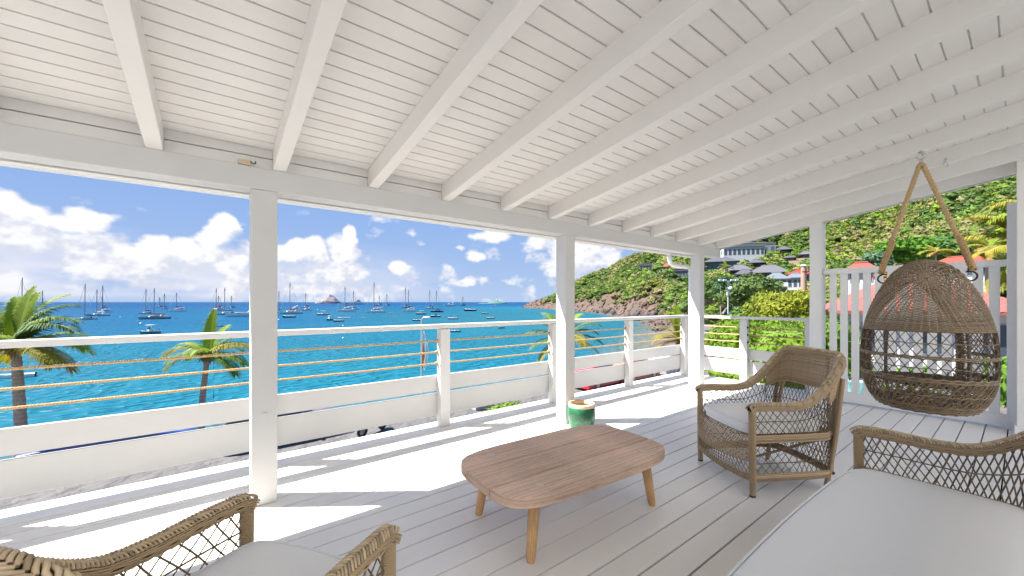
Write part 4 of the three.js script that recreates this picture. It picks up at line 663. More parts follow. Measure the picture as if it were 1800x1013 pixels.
{
  // scrub over the headland and the hill behind the town
  const r = rng(77), kinds = [crownGeo(1, 150, .26), crownGeo(2, 170, .22, { lumps: 9 }), crownGeo(3, 130, .30, { lumps: 5, squash: 1 }), crownGeo(4, 190, .2, { lumps: 10, squash: .7 })];
  const lists = kinds.map(() => []), q = new THREE.Quaternion(), e = new THREE.Euler();
  let tries = 0;
  while (tries < 62000) {
    tries++;
    const u = 940 + r() * 960, D = 70 + Math.pow(r(), .72) * 370, p = at(u, HY, D), x = p.x, z = p.z, [d, H] = shore(x, z); if (d < 5) continue;
    const y = landY(x, z), v = HY - FPX * (y - EYE) / D; if (v > 562 || v < 270) continue;
    if (x < 97 && H === 0) continue;
    const top = HY - FPX * (y + 2.4 - EYE) / D; if (VILLAS.some(h => D < h[6] + 2 && D > h[6] - 75 && u > h[1] - 7 && u < h[2] + 7 && top < h[5] - 1)) continue;      // gardens keep the view open
    const n = fbm(x * .05 + 30, z * .05, 3), onRock = H > 0 && d < 13 + (n - .5) * 18; if (onRock && r() > .08) continue;
    const bare = fbm(x * .03 + 50, z * .03 + 3, 3); if (bare > .69 && r() > .3) continue;
    if (HOMES.some(h => Math.hypot(x - h[0], z - h[1]) < h[2])) continue;
    const sc = (1.5 + 2.1 * r()) * (D < 110 ? .62 : D < 160 ? .8 : 1) * (H > 0 ? .92 : z < -30 ? .7 : 1), tone = n < .42 ? (r() < .5 ? 3 : 1) : n > .6 ? (r() < .5 ? 4 : 2) : Math.floor(r() * 7);
    const k = Math.floor(r() * 4), c = TONES[r() < .6 ? tone : Math.floor(r() * 6)], m = .8 + .45 * r();
    lists[k].push([V(x, y + sc * .12, z), q.setFromEuler(e.set(0, r() * 6.28, 0)).clone(), V(sc, sc * (.7 + .4 * r()), sc), c.map((w, i) => w * m * [1.42, 1.25, 1][i])]);
  }
  const lm = leafMat(1, 1, 1, { transmission: .30 }), names = ['hillside scrub of mixed greens covering the headland and slopes', 'bushy hillside scrub between the villas', 'taller rounded scrub growing up the slopes', 'low dense scrub covering the hill'];
  lists.forEach((l, k) => { const im = new THREE.InstancedMesh(kinds[k], lm, l.length); l.forEach(([p, qq, s, c], i) => { im.setMatrixAt(i, new THREE.Matrix4().compose(p, qq, s)); im.setColorAt(i, C(...c)); }); im.name = numbered('hillside_scrub'); im.castShadow = im.receiveShadow = true; tag(im, names[k], 'scrub', null, 'stuff'); scene.add(im); });
}
// single trees and shrubs that stand out
const barkM = mat(.16, .12, .09, .95, { bumpMap: mottleT, bumpScale: .02 });
function bush(name, label, category, u, v, D, w, h, tone, { leaf = .14, n = 2600, seed = 1, trunk = 0, squash = .85, group } = {}) {
  const p = at(u, v, D), t = thing(name, label, category, p, seed, group);
  const g = crownGeo(seed, n, leaf / w, { squash, lumps: 14 }); g.scale(w, h / squash, w); g.computeVertexNormals();
  part(t, 'crown', g, leafMat(...tone)).position.y = trunk;
  part(t, 'trunk', join([cyl(.05 + w * .05, .03 + w * .03, trunk + h * .6, 0, -.6, 0, 8), new MB().tube([V(0, trunk * .5, 0), V(w * .2, trunk + h * .4, .1 * w)], .03 * w, 6).geo(), new MB().tube([V(0, trunk * .4, 0), V(-w * .25, trunk + h * .4, -.1 * w)], .03 * w, 6).geo()]), barkM);
  return t;
}
bush('leafy_shrub', 'bright lime green leafy shrub just beyond the side railing ropes', 'shrub', 1345, 668, 9.5, 1.5, 1.35, [.115, .20, .010], { leaf: .055, n: 11000, seed: 31 });
bush('leafy_shrub', 'lime green shrub mass behind the wicker armchair and screen post', 'shrub', 1425, 640, 10.5, 1.15, 1.05, [.085, .165, .010], { leaf: .055, n: 7000, seed: 32 });
bush('flowering_tree', 'yellow green flowering tree whose top shows above the side railing', 'tree', 1388, 568, 24, 1.7, 1.5, [.19, .22, .015], { leaf: .13, n: 6500, seed: 33, trunk: .2 });
bush('flowering_tree', 'smaller yellow green tree left of the tall wooden pole', 'tree', 1345, 566, 26, 1.2, 1.4, [.15, .20, .02], { leaf: .13, n: 3500, seed: 34, trunk: .2 });
bush('round_tree', 'round dull green spreading tree in front of the white villa', 'tree', 1322, 538, 62, 5.2, 3.6, [.085, .14, .035], { leaf: .36, n: 4200, seed: 35, trunk: .6 });
bush('dark_tree', 'dark green tree behind the floodlight pole', 'tree', 1290, 522, 80, 4, 3.6, [.035, .095, .035], { leaf: .4, n: 2200, seed: 36, trunk: .5 });
bush('roadside_tree', 'green tree on the left of the floodlight pole above the dirt lot', 'tree', 1262, 524, 85, 3.2, 3.0, [.075, .13, .03], { leaf: .4, n: 1800, seed: 37, trunk: .5 });
bush('grey_shrub', 'dry greyish shrub at the bay corner beside the far post', 'shrub', 1250, 530, 95, 3.6, 2.6, [.15, .145, .085], { leaf: .4, n: 1800, seed: 38 });
bush('beach_shrub', 'low olive shrub by the beach below the floodlight pole', 'shrub', 1258, 566, 70, 3.4, 1.5, [.10, .14, .03], { leaf: .34, n: 1700, seed: 39 });
bush('beach_shrub', 'green low bush between floodlight pole and yellow green tree', 'shrub', 1312, 566, 48, 2.4, 1.7, [.09, .16, .03], { leaf: .26, n: 1700, seed: 40 });
bush('bright_tree', 'vivid green rounded tree above the slat screen near the chair rope', 'tree', 1592, 458, 62, 4.0, 2.7, [.075, .19, .016], { leaf: .42, n: 3000, seed: 41, trunk: .3 });
bush('dark_tree', 'deep green tree behind the red roof and the hanging chair', 'tree', 1668, 452, 70, 5, 3.4, [.05, .13, .02], { leaf: .45, n: 2600, seed: 42, trunk: .3 });
bush('tall_shrub', 'pale blue green cactus like shrub above the slat screen', 'shrub', 1545, 463, 58, 1.8, 1.4, [.10, .19, .11], { leaf: .3, n: 1400, seed: 43 });
bush('hillside_tree', 'light green tree standing alone below the bare hillside patch', 'tree', 1700, 372, 150, 6, 5, [.11, .19, .02], { leaf: .8, n: 1800, seed: 44, trunk: .5 });
bush('garden_shrub', 'green garden shrub seen through the slats at the screen end', 'shrub', 1748, 690, 9, .5, .7, [.09, .2, .02], { leaf: .09, n: 900, seed: 45 });
bush('garden_shrub', 'green garden plants seen through the hanging chair lattice', 'shrub', 1600, 690, 11, .8, .7, [.10, .21, .02], { leaf: .1, n: 1200, seed: 46 });
bush('garden_shrub', 'low yellow green street planting under the front railing', 'shrub', 900, 735, 16.2, 1.2, .55, [.13, .21, .02], { leaf: .10, n: 1800, seed: 47 });
bush('red_shrub', 'small shrub with red flowers under the side railing ropes', 'shrub', 1250, 628, 16, .45, .5, [.42, .06, .035], { leaf: .1, n: 500, seed: 48 });

// ---------------------------------------------------------------- coconut palms
const fl = { transmission: .5 }, frondM = [leafMat(.20, .29, .016, fl), leafMat(.125, .20, .026, fl), leafMat(.27, .245, .018, fl), leafMat(.30, .21, .045, fl), leafMat(.07, .145, .04, fl)];
const trunkM = mat(.40, .33, .28, .95, { map: tex(256, (x, y) => { const b = .5 + .5 * Math.sin(y * 2 * Math.PI * 10 + tf(x, y, 6, 3) * 3), q = .74 + .2 * b + .4 * (tf(x, y, 20, 3) - .5); return [q, q, q]; }), bumpMap: mottleT, bumpScale: .02 });
function frondGeo(L, pitch, droop, side, r, wide = 1) {
  const mb = new MB(), N = 14, pts = [], T = []; let p = V(0, 0, 0), a = pitch, sw = 0;
  for (let k = 0; k <= N; k++) { const t = k / N; pts.push(p.clone()); const d = V(Math.sin(sw) * Math.cos(a), Math.sin(a), Math.cos(sw) * Math.cos(a)); T.push(d); p = p.clone().addScaledVector(d, L / N); a -= droop / N * (.35 + 1.3 * t); sw += side / N; }
  mb.tube(pts, .022, 5, false, .004);
  const c = new THREE.CatmullRomCurve3(pts), M = 84;
  for (let k = 3; k < M; k++) for (const s of [1, -1]) {
    const t = k / M, q = c.getPoint(t), d = c.getTangent(t), R = V().crossVectors(d, V(0, 1, 0)); if (R.lengthSq() < .01) R.set(1, 0, 0); R.normalize(); const U = V().crossVectors(R, d).normalize();
    const len = L * .33 * Math.pow(Math.sin(Math.PI * clamp(.10 + t * .86)), .6) * (.85 + .3 * r()) * wide, dir = R.clone().multiplyScalar(s * (.9 - .35 * t)).addScaledVector(d, .45 + .5 * t).addScaledVector(U, .16 + .1 * (r() - .5)).normalize(), w = V().crossVectors(dir, U).normalize().multiplyScalar(.0205 * (1 - .3 * t) * L / 2.4);
    const sag = .30 + .25 * r(), m = q.clone().addScaledVector(dir, len * .5).add(V(0, -len * .06 * sag, 0)), e = q.clone().addScaledVector(dir, len * .93).add(V(0, -len * sag * .9, 0));
    mb.tri(q.clone().addScaledVector(w, .6), q.clone().addScaledVector(w, -.6), m.clone().add(w)); mb.tri(q.clone().addScaledVector(w, -.6), m.clone().sub(w), m.clone().add(w)); mb.tri(m.clone().add(w), m.clone().sub(w), e);
  }
  return mb.geo();
}
function palm(label, crown, baseY, fronds, { L = 2.3, R = .13, lean = [0, 0], seed = 1, name = 'coconut_palm' } = {}) {
  const t = thing(name, label, 'palm tree', [crown.x + lean[0], baseY, crown.z + lean[1]], 0), r = rng(seed), H = crown.y - baseY, top = V(-lean[0], H, -lean[1]);
  const c = new THREE.CatmullRomCurve3([V(0, -.3, 0), V(-lean[0] * .25, H * .35, -lean[1] * .25), V(-lean[0] * .7, H * .75, -lean[1] * .7), top]), P = c.getPoints(30);
  const g = grid((u, v) => { const q = c.getPoint(v), f = u * 2 * Math.PI, rr = R * (1.28 - .45 * v + .25 * Math.pow(1 - v, 8)) * (1 + .045 * Math.sin(v * H * 26)); return V(q.x + Math.cos(f) * rr, q.y, q.z - Math.sin(f) * rr); }, 14, Math.round(H * 22), true, 1, H / 1.2); part(t, 'trunk', g, trunkM);
  const fib = new MB(); for (let k = 0; k < 26; k++) { const a = r() * 6.28, q = V(Math.cos(a), 0, Math.sin(a)), b = top.clone().addScaledVector(q, R * .6).add(V(0, -.15 - .3 * r(), 0)); fib.tube([b, b.clone().addScaledVector(q, .1).add(V(0, .22, 0)), b.clone().addScaledVector(q, .26 + .2 * r()).add(V(0, .34 - .5 * r(), 0))], .032, 5, false, .008); } part(t, 'leaf_sheath', fib.geo(), mat(.25, .16, .07, .95));
  const nuts = new MB(); part(t, 'coconuts', join([0, 1, 2, 3].map(k => { const s = new THREE.SphereGeometry(.085, 8, 6); s.scale(1, 1.25, 1); s.translate(top.x + Math.cos(k * 1.7 + seed) * R * 1.5, top.y - .22, top.z + Math.sin(k * 1.7 + seed) * R * 1.5); return s; })), mat(.22, .17, .05, .7));
  // fronds: [bearing in degrees (0 = along the view's right, 90 = away), pitch, droop, tone, length]
  for (const [b, pitch, droop, tone, len = 1, side = 0] of fronds) { const f = part(t, 'frond', frondGeo(L * len, pitch * Math.PI / 180, droop * Math.PI / 180, side, r), frondM[tone]); f.position.copy(top).add(V(0, -.02, 0)); const a = b * Math.PI / 180, d = V().addScaledVector(RGT, Math.cos(a)).addScaledVector(FWD, Math.sin(a)); f.rotation.y = Math.atan2(d.x, d.z); }
  return t;
}
const BASE = ROAD;
palm('nearest coconut palm at the sea wall, crown above the handrail beside the view edge', at(27, 606, 13.2), BASE, [[80, 84, 22, 0, .95], [60, 76, 60, 0, 1.0], [100, 78, 30, 0, .9], [30, 70, 85, 4, 1.0], [5, 52, 88, 1, 1.05], [-5, 40, 80, 4, 1.12], [2, 20, 70, 0, 1.1], [-15, 4, 66, 2, .98], [12, -6, 72, 3, .9], [170, 60, 80, 1], [180, 35, 80, 1], [190, 15, 60, 0], [150, 0, 60, 2], [200, -15, 60, 3, .8], [120, 55, 80, 4], [60, 25, 80, 1], [250, 50, 90, 1], [290, 30, 90, 0], [230, 10, 60, 2], [75, 5, 60, 1], [140, 76, 50, 0, .9]], { L: 2.15, R: .135, seed: 5, lean: [.15, .05] });
palm('slim young coconut palm seen behind the ropes next to the nearest post', at(365, 622, 16.2), BASE, [[95, 82, 14, 0, .95], [50, 40, 110, 0, .85], [5, 34, 80, 2, 1.0], [20, 48, 70, 1, .9], [178, 26, 84, 2, 1.0], [170, 34, 60, 0, .8], [195, 2, 74, 2, .85], [-8, 10, 70, 0, .95], [0, 24, 52, 2, 1.05], [-15, -5, 70, 1, .9], [160, 8, 66, 1, .7], [80, 62, 40, 0, .8], [250, 20, 80, 1, .8], [285, 30, 80, 0, .8], [110, 30, 80, 1, .8], [70, 25, 80, 4, .8]], { L: 1.95, R: .10, seed: 8, lean: [-.25, 0] });
palm('coconut palm whose fronds spread on both sides of the post with the green pot', at(992, 592, 19), BASE, [[178, 20, 50, 1, 1.0], [170, 40, 60, 4, 1.0], [190, 0, 50, 1, .9], [200, -24, 50, 2, .9], [0, 44, 80, 1, 1.0], [5, 10, 60, 1, 1.0], [-5, -8, 60, 2, 1.0], [8, 28, 70, 4, .9], [90, 70, 40, 0], [60, 50, 70, 1], [120, 50, 70, 1], [250, 30, 80, 1], [290, 20, 80, 2], [40, 60, 60, 0, .9], [140, 62, 60, 0, .9]], { L: 2.0, R: .12, seed: 11 });
palm('small yellow green palm by the far railing corner', at(1196, 598, 23), BASE, [[178, 50, 60, 2, .9], [170, 20, 80, 2, .9], [185, 0, 60, 3, .9], [0, 50, 60, 0, .8], [90, 80, 20, 0, 1.1], [120, 70, 40, 2, 1.0], [60, 60, 60, 0, .9], [200, 30, 70, 2], [340, 10, 70, 1], [280, 30, 80, 2]], { L: 1.9, R: .1, seed: 14 });
palm('palm with a wide pale crown beyond the red roof left of the screen end', at(1735, 436, 34), -2, [[178, 20, 66, 2, 1.0], [168, 45, 66, 2, .9], [190, -10, 50, 2, .9], [5, 20, 60, 2, .9], [-5, -25, 50, 2, .8], [90, 70, 50, 0, .9], [60, 50, 70, 2, .9], [120, 48, 70, 1, 1.0], [250, 10, 70, 2], [290, -10, 60, 1, .8], [200, 10, 60, 3, .7], [220, -30, 40, 3, .7], [0, 50, 60, 0, .9]], { L: 2.4, R: .12, seed: 17 });
palm('big palm at the view edge with long golden fronds over the slat screen', at(1850, 432, 12.5), -3.4, [[178, 30, 26, 2, 1.15], [172, 62, 100, 1, 1.1], [186, 8, 40, 2, 1.1], [168, 20, 40, 2, 1.1], [176, 72, 110, 2, 1.1], [192, -8, 40, 1, 1.0], [180, -22, 40, 2, 1.0], [182, 50, 90, 0, 1.1], [160, 50, 90, 1, 1.0], [200, 40, 80, 1, 1.0], [90, 60, 60, 0], [0, 40, 60, 1], [270, 40, 60, 1]], { L: 2.3, R: .14, seed: 19 });
palm('small drooping yellow palm behind the red roof above the slat screen', at(1645, 443, 44), -2, [[178, 20, 80, 2], [0, 25, 80, 2], [90, 60, 60, 2, .8], [200, 0, 60, 3, .8], [-10, 0, 60, 2, .8], [140, 45, 80, 0, .9], [40, 45, 80, 2, .9], [280, 20, 80, 2]], { L: 1.9, R: .1, seed: 23 });
palm('palm with a pale trunk in front of the slate roofed hillside villa', at(1276, 470, 140), 4, [[178, 25, 80, 1], [0, 25, 80, 1], [60, 50, 70, 0], [120, 50, 70, 1], [90, 75, 40, 0], [200, 0, 60, 2], [-15, 0, 60, 1], [270, 30, 70, 1]], { L: 3.0, R: .2, seed: 26 });
// ================================================================ boats, cars
const gk = 1, gel = {
  white: mat(.78, .78, .77, .3), cream: mat(.66, .60, .50, .4), navy: mat(.02, .028, .075, .25), dark: mat(.03, .035, .05, .3), teal: mat(.05, .27, .28, .3), blue: mat(.03, .12, .30, .3), grey: mat(.34, .37, .40, .4), red: mat(.45, .05, .04, .35), green: mat(.05, .22, .16, .35),
  pale: mat(.55, .66, .68, .3), tan: mat(.50, .36, .27, .8), canvas: mat(.05, .09, .22, .9), wood: mat(.28, .15, .08, .5), mast: mat(.20, .21, .24, .4, { metalness: .3 }), wire: mat(.30, .31, .33, .5), tint: mat(.03, .04, .06, .1), orange: mat(.6, .2, .03, .5),
};
// hull along +x (bow), waterline y = 0
function hullGeo(L, B, h, { rake = .12, sheer = .25, flat = .82, fine = 2.0, draft = .35 } = {}) {
  const n = 16, sec = 5, P = (s, q) => { const b = B / 2 * (s < .5 ? lerp(flat, 1, sstep(0, .45, s)) : Math.pow(1 - Math.pow((s - .5) / .5, fine), .85)), hh = h * (1 + sheer * s * s), t = Math.abs(q), y = lerp(-draft, hh, Math.pow(1 - t < 0 ? 0 : t, 1.0)), yy = lerp(-draft * (1 - .8 * sstep(.7, 1, s)), hh, Math.pow(t, .8)), fl = lerp(.55, 1, Math.pow(t, .5)); return V(-L / 2 + s * L + rake * h * 2.2 * sstep(.6, 1, s) * t, yy, Math.sign(q) * b * (t === 0 ? 0 : fl)); };
  const mb = new MB();
  for (let i = 0; i < n; i++) for (let k = -sec; k < sec; k++) mb.quad(P(i / n, k / sec), P((i + 1) / n, k / sec), P((i + 1) / n, (k + 1) / sec), P(i / n, (k + 1) / sec));
  for (let k = -sec; k < sec; k++) mb.tri(P(0, k / sec), P(0, (k + 1) / sec), V(-L / 2, h * .5, 0));
  for (let i = 0; i < n; i++) { const a = P(i / n, 1), b = P(i / n, -1), c = P((i + 1) / n, 1), d = P((i + 1) / n, -1); for (const q of [a, b, c, d]) q.y -= h * .06; mb.quad(a, c, d, b); }
  return mb.geo();
}
// a deckhouse with sloping ends
function house(x0, x1, y0, y1, w, s0 = .15, s1 = .45, tumble = .85) { const mb = new MB(), h = y1 - y0, a = [V(x0, y0, w / 2), V(x1, y0, w / 2), V(x1, y0, -w / 2), V(x0, y0, -w / 2)], b = [V(x0 + s0 * h, y1, w / 2 * tumble), V(x1 - s1 * h, y1, w / 2 * tumble), V(x1 - s1 * h, y1, -w / 2 * tumble), V(x0 + s0 * h, y1, -w / 2 * tumble)]; for (let k = 0; k < 4; k++) mb.quad(a[k], a[(k + 1) % 4], b[(k + 1) % 4], b[k]); mb.quad(b[0], b[1], b[2], b[3]); return mb.geo(); }
const rod = (a, b, r, n = 6) => new MB().tube([V(...a), V(...b)], r, n, false, r, true).geo();
// u0, u1: the hull's ends; v: its waterline; place and size follow from where it floats. dir: +1 bow to the right
function afloat(name, label, category, u0, u1, v, dir, skew, group) {
  const p = onLevel((u0 + u1) / 2, v, SEA), D = (EYE - SEA) * FPX / (v - HY), b = YAW + Math.atan(((u0 + u1) / 2 - CX) / FPX), L = (u1 - u0) / FPX * D * Math.pow(Math.cos(b - YAW), 2) / Math.cos(b - YAW) / Math.max(.35, Math.cos(skew));
  const t = thing(name, label, category, p, -b + skew + (dir < 0 ? Math.PI : 0), group); return { t, L, D, s: D / FPX, p };
}
function sailRig(t, L, mh, x, { boom = true, cover = gel.canvas, y0 = 1, r = .10, sprit = 0 } = {}) {
  const m = part(t, 'mast', rod([x, y0, 0], [x - mh * .012, mh, 0], r, 8), gel.mast);
  part(m, 'spreader', join([rod([x, mh * .45, -L * .07], [x, mh * .45, L * .07], r * .35), rod([x, mh * .7, -L * .05], [x, mh * .7, L * .05], r * .35)]), gel.mast);
  part(t, 'rigging', join([rod([x, mh * .95, 0], [L * .49 + sprit, y0, 0], r * .42, 5), rod([x, mh * .98, 0], [-L * .48, y0, 0], r * .22, 4), rod([x, mh * .95, 0], [x, y0 * .8, L * .13], r * .18, 4), rod([x, mh * .95, 0], [x, y0 * .8, -L * .13], r * .18, 4)]), gel.wire);
  if (boom) { part(t, 'boom', rod([x, y0 + mh * .08, 0], [x - L * .36, y0 + mh * .08, 0], r * .7), gel.mast); part(t, 'sail_cover', new MB().tube([V(x - .2, y0 + mh * .095, 0), V(x - L * .15, y0 + mh * .1, 0), V(x - L * .34, y0 + mh * .092, 0)], r * 2.2, 8, false, r * 1.4, true).geo(), cover); }
}
function sailboat(label, u0, u1, v, vt, { hull = gel.white, dir = -1, skew = .2, cabin = gel.white, cover = gel.canvas, mastX = .06, dodger = gel.canvas, dinghy = false } = {}) {
  const { t, L, s, D } = afloat('sailing_yacht', label, 'sailboat', u0, u1, v, dir, skew), h = L * .085, mh = (v - vt) * s;
  part(t, 'hull', hullGeo(L, L * .29, h), hull); part(t, 'boot_stripe', hullGeo(L * .992, L * .285, h * .18, { draft: .2 }), gel.navy);
  part(t, 'cabin', house(-L * .16, L * .2, h * .9, h * 1.65, L * .17), cabin); part(t, 'cabin_window', join([box(L * .24, h * .24, .02, L * .02, h * 1.3, L * .0805), box(L * .24, h * .24, .02, L * .02, h * 1.3, -L * .0805)]), gel.tint);
  part(t, 'spray_hood', house(-L * .26, -L * .13, h * 1.0, h * 2.1, L * .18, .1, .8, .8), dodger);
  part(t, 'guard_rail', join([rod([-L * .46, h * 1.6, L * .13], [L * .3, h * 1.8, L * .1], .03, 4), rod([-L * .46, h * 1.6, -L * .13], [L * .3, h * 1.8, -L * .1], .03, 4)]), gel.wire);
  sailRig(t, L, mh, L * mastX, { cover, y0: h, r: Math.max(.11, D * .0007) }); return t;
}
function catamaran(label, u0, u1, v, vt, { hull = gel.white, dir = -1, skew = .15, cover = gel.canvas, top = gel.white } = {}) {
  const { t, L, s, D } = afloat('catamaran', label, 'catamaran', u0, u1, v, dir, skew), h = L * .11, B = L * .52, mh = (v - vt) * s;
  for (const q of [-1, 1]) { const g = hullGeo(L, L * .13, h, { sheer: .12, rake: .02 }); g.translate(0, 0, q * (B / 2 - L * .065)); part(t, 'hull', g, hull); }
  part(t, 'bridge_deck', box(L * .62, h * .5, B * .8, -L * .12, h * .85, 0, .05), hull); part(t, 'saloon', house(-L * .3, L * .2, h * 1.05, h * 2.1, B * .72, .1, 1.1, .82), top);
  part(t, 'saloon_window', join([house(-L * .26, L * .205, h * 1.35, h * 1.8, B * .725, .1, 1.1, .88)]), gel.tint); part(t, 'hard_top', box(L * .3, .1, B * .62, -L * .25, h * 2.6, 0, .03), top); part(t, 'top_post', join([-1, 1].flatMap(q => [rod([-L * .38, h, q * B * .28], [-L * .38, h * 2.6, q * B * .28], .05), rod([-L * .13, h, q * B * .28], [-L * .13, h * 2.6, q * B * .28], .05)])), gel.white);
  sailRig(t, L, mh, L * .08, { cover, y0: h * 2, r: Math.max(.12, D * .0007) }); return t;
}
function motorboat(label, u0, u1, v, { hull = gel.white, dir = -1, skew = .2, cabin = gel.white, tTop = false, hFac = .13, cover = null, outboard = true } = {}) {
  const { t, L } = afloat('motorboat', label, 'motorboat', u0, u1, v, dir, skew), h = L * hFac;
  part(t, 'hull', hullGeo(L, L * .34, h, { flat: .92, sheer: .35 }), hull); part(t, 'gunwale', new MB().tube([V(-L * .48, h * 1.02, L * .155), V(-L * .1, h * 1.05, L * .168), V(L * .2, h * 1.15, L * .14), V(L * .47, h * 1.36, 0), V(L * .2, h * 1.15, -L * .14), V(-L * .1, h * 1.05, -L * .168), V(-L * .48, h * 1.02, -L * .155)], L * .012, 6).geo(), gel.white);
  if (cabin) { part(t, 'console', house(-L * .16, L * .12, h * .8, h * 1.9, L * .16, .1, .6, .85), cabin); part(t, 'windscreen', house(-L * .02, L * .10, h * 1.9, h * 2.35, L * .15, .2, .9, .85), gel.tint); }
  if (tTop) { part(t, 'canopy', box(L * .36, L * .02, L * .28, -L * .04, h * 3.1, 0, L * .008), gel.white); part(t, 'canopy_post', join([-1, 1].flatMap(q => [rod([-L * .18, h * .9, q * L * .1], [-L * .18, h * 3.1, q * L * .1], L * .008), rod([L * .08, h * .9, q * L * .1], [L * .06, h * 3.1, q * L * .1], L * .008)])), gel.white); }
  if (cover) part(t, 'cover', house(-L * .4, L * .1, h * .95, h * 1.5, L * .26, .4, .8, .7), cover);
  if (outboard) part(t, 'outboard', join([box(L * .05, h * .7, L * .05, -L * .52, h * 1.15, 0, L * .01), box(L * .03, h * 1.2, L * .025, -L * .52, h * .3, 0)]), gel.dark); return t;
}
function motorYacht(label, u0, u1, v, { hull = gel.white, dir = -1, skew = .15, tiers = 2, mast = 0, name = 'motor_yacht' } = {}) {
  const { t, L, s } = afloat(name, label, 'motor yacht', u0, u1, v, dir, skew), h = L * .11;
  part(t, 'hull', hullGeo(L, L * .26, h, { sheer: .5, flat: .95 }), hull); let y = h * .95, a = -L * .38, b = L * .22, w = L * .2;
  for (let k = 0; k < tiers; k++) { const hh = L * .075; part(t, 'deckhouse', house(a, b, y, y + hh, w, .1, 1.2, .92), gel.white); part(t, 'window_band', house(a + L * .03, b - hh * .38, y + hh * .38, y + hh * .75, w * .985, .1, 1.2, .95), gel.tint); y += hh; a += L * .05; b -= L * .13; w *= .84; }
  part(t, 'radar_arch', join([rod([a + L * .04, y, w * .4], [a, y + L * .05, w * .3], L * .01), rod([a + L * .04, y, -w * .4], [a, y + L * .05, -w * .3], L * .01), rod([a, y + L * .05, -w * .3], [a, y + L * .05, w * .3], L * .01), rod([a, y + L * .05, 0], [a, y + L * .1 + mast * s, 0], L * .006)]), gel.white); return t;
}
// --- the anchorage, from the left of the bay to the headland
sailboat('sailing yacht half hidden behind the nearest palm crown, mast alone on view', 20, 60, 562, 488, { hull: gel.teal });
sailboat('distant sailing yacht with short mast right of the nearest palm crown', 66, 84, 543, 511, { hull: gel.white });
sailboat('faint far sailing yacht with thin mast beside the nearest palm crown', 69, 82, 540, 524);
motorboat('white launch just showing beside the nearest palm crown', 74, 92, 550, { skew: .3 }); motorboat('dark inflatable between the palm fronds and the row of three yachts', 66, 82, 556, { hull: gel.dark, cabin: null });
sailboat('pale hulled sailing yacht nearest the palm in the row of three', 130, 171, 562, 499, { hull: gel.pale, dir: -1, mastX: .05, cabin: gel.pale });
sailboat('white sailing yacht in the middle of the row of three by the palm', 151, 193, 555.5, 509, { hull: gel.pale, cover: gel.white, dodger: gel.white });
catamaran('white catamaran with tall raked mast at the end of the row of three', 168, 196, 549.5, 502, { skew: .35 }); sailboat('small far sailing yacht whose mast stands behind the white catamaran by the palm', 172, 188, 541, 521);
sailboat('big grey hulled sailing yacht with tan awnings and dark waterline stripe', 244, 300, 561, 507, { hull: gel.grey, cabin: gel.tan, dodger: gel.tan, mastX: .03 });
sailboat('pale sailing yacht moored right behind the big tan awninged one', 243, 272, 552, 508, { hull: gel.pale }); sailboat('far sailing yacht with short mast behind the big tan awninged one', 274, 288, 540, 523);
sailboat('distant sailing yacht with raked mast right of the big tan awninged one', 282, 297, 543, 516); catamaran('white catamaran alone between the big tan awninged yacht and the blue trimmed one', 297, 327, 547.5, 515, { skew: .1 });
motorboat('tiny dark dinghy floating below the lone white catamaran', 306, 314, 559.5, { hull: gel.dark, cabin: null, outboard: false });
motorboat('turquoise centre console boat with white canopy close above the handrail', 247, 279, 588.5, { hull: gel.teal, tTop: true, skew: .75, hFac: .17, dir: -1 });
motorYacht('white motor yacht with reddish flybridge behind the blue trimmed sailing yacht', 368, 396, 547, { skew: .2 }); sailboat('sailing yacht mast standing behind the reddish flybridge yacht', 368, 394, 545, 507, { hull: gel.white, cover: gel.red });
sailboat('blue trimmed sailing yacht left of the nearest post', 378, 419, 553.5, 506, { hull: gel.pale, cabin: gel.white, dodger: gel.blue, mastX: .1 }); sailboat('far sailing yacht with thin mast near the nearest post', 377, 392, 541, 520); sailboat('white launch like sloop far out left of the nearest post', 400, 415, 541.5, 520);
motorYacht('sleek low white motor cruiser cut off by the nearest post', 397, 446, 556.5, { tiers: 1, skew: .1 });
motorboat('white and red speedboat behind the slim young palm', 315, 346, 612, { hull: gel.white, skew: .15, dir: -1, cabin: gel.red, hFac: .1 });
motorboat('white inflatable tender behind the nearest palm trunk', -8, 62, 664, { hull: gel.white, cabin: null, skew: -.35, dir: -1, hFac: .12 });
{ const { t, L } = afloat('swim_float', 'low dark floating pontoon with gulls behind the slim young palm', 'pontoon', 362, 396, 574.5, 1, 0); part(t, 'deck', box(L, .22, 1.6, 0, .1, 0, .05), gel.dark); for (const x of [-.3, .05, .3]) part(t, 'barrel', cyl(.25, .25, .5, x * L, -.2, .3, 10), gel.blue); part(t, 'mooring_post', cyl(.06, .06, .7, L * .1, .2, 0, 8), gel.white); }
sailboat('dark sailing yacht just right of the nearest post with backstay in view', 484, 497, 549, 512, { hull: gel.dark });
sailboat('white sailing yacht with tall raked mast beside the nearest post', 491, 532, 551.5, 497, { hull: gel.white, dodger: gel.tan }); motorYacht('white flybridge motor yacht right behind the tall masted yacht by the nearest post', 503, 530, 546.5, { tiers: 3, skew: .3 });
motorYacht('small white cruiser left of the rocky islet', 528, 547, 546.5, { tiers: 2, skew: .4 }); sailboat('far sailing yacht mast behind the small white cruiser left of the rocky islet', 530, 546, 541, 515);
motorboat('dark hulled white decked launch right of the nearest post', 497, 519, 558.5, { hull: gel.navy, cabin: gel.white }); motorboat('white weekender with dark hull stripe below the rocky islet', 557, 578, 554.5, { hull: gel.grey, cabin: gel.white, tTop: true });
motorboat('small fishing boat with raised cabin between two launches below the islet', 574, 584, 563.5, { hull: gel.teal, cabin: gel.white, tTop: true, skew: .9, hFac: .18 }); motorboat('dark blue launch with grey cover below the islet', 586, 604, 565.5, { hull: gel.navy, cabin: null, cover: gel.grey });
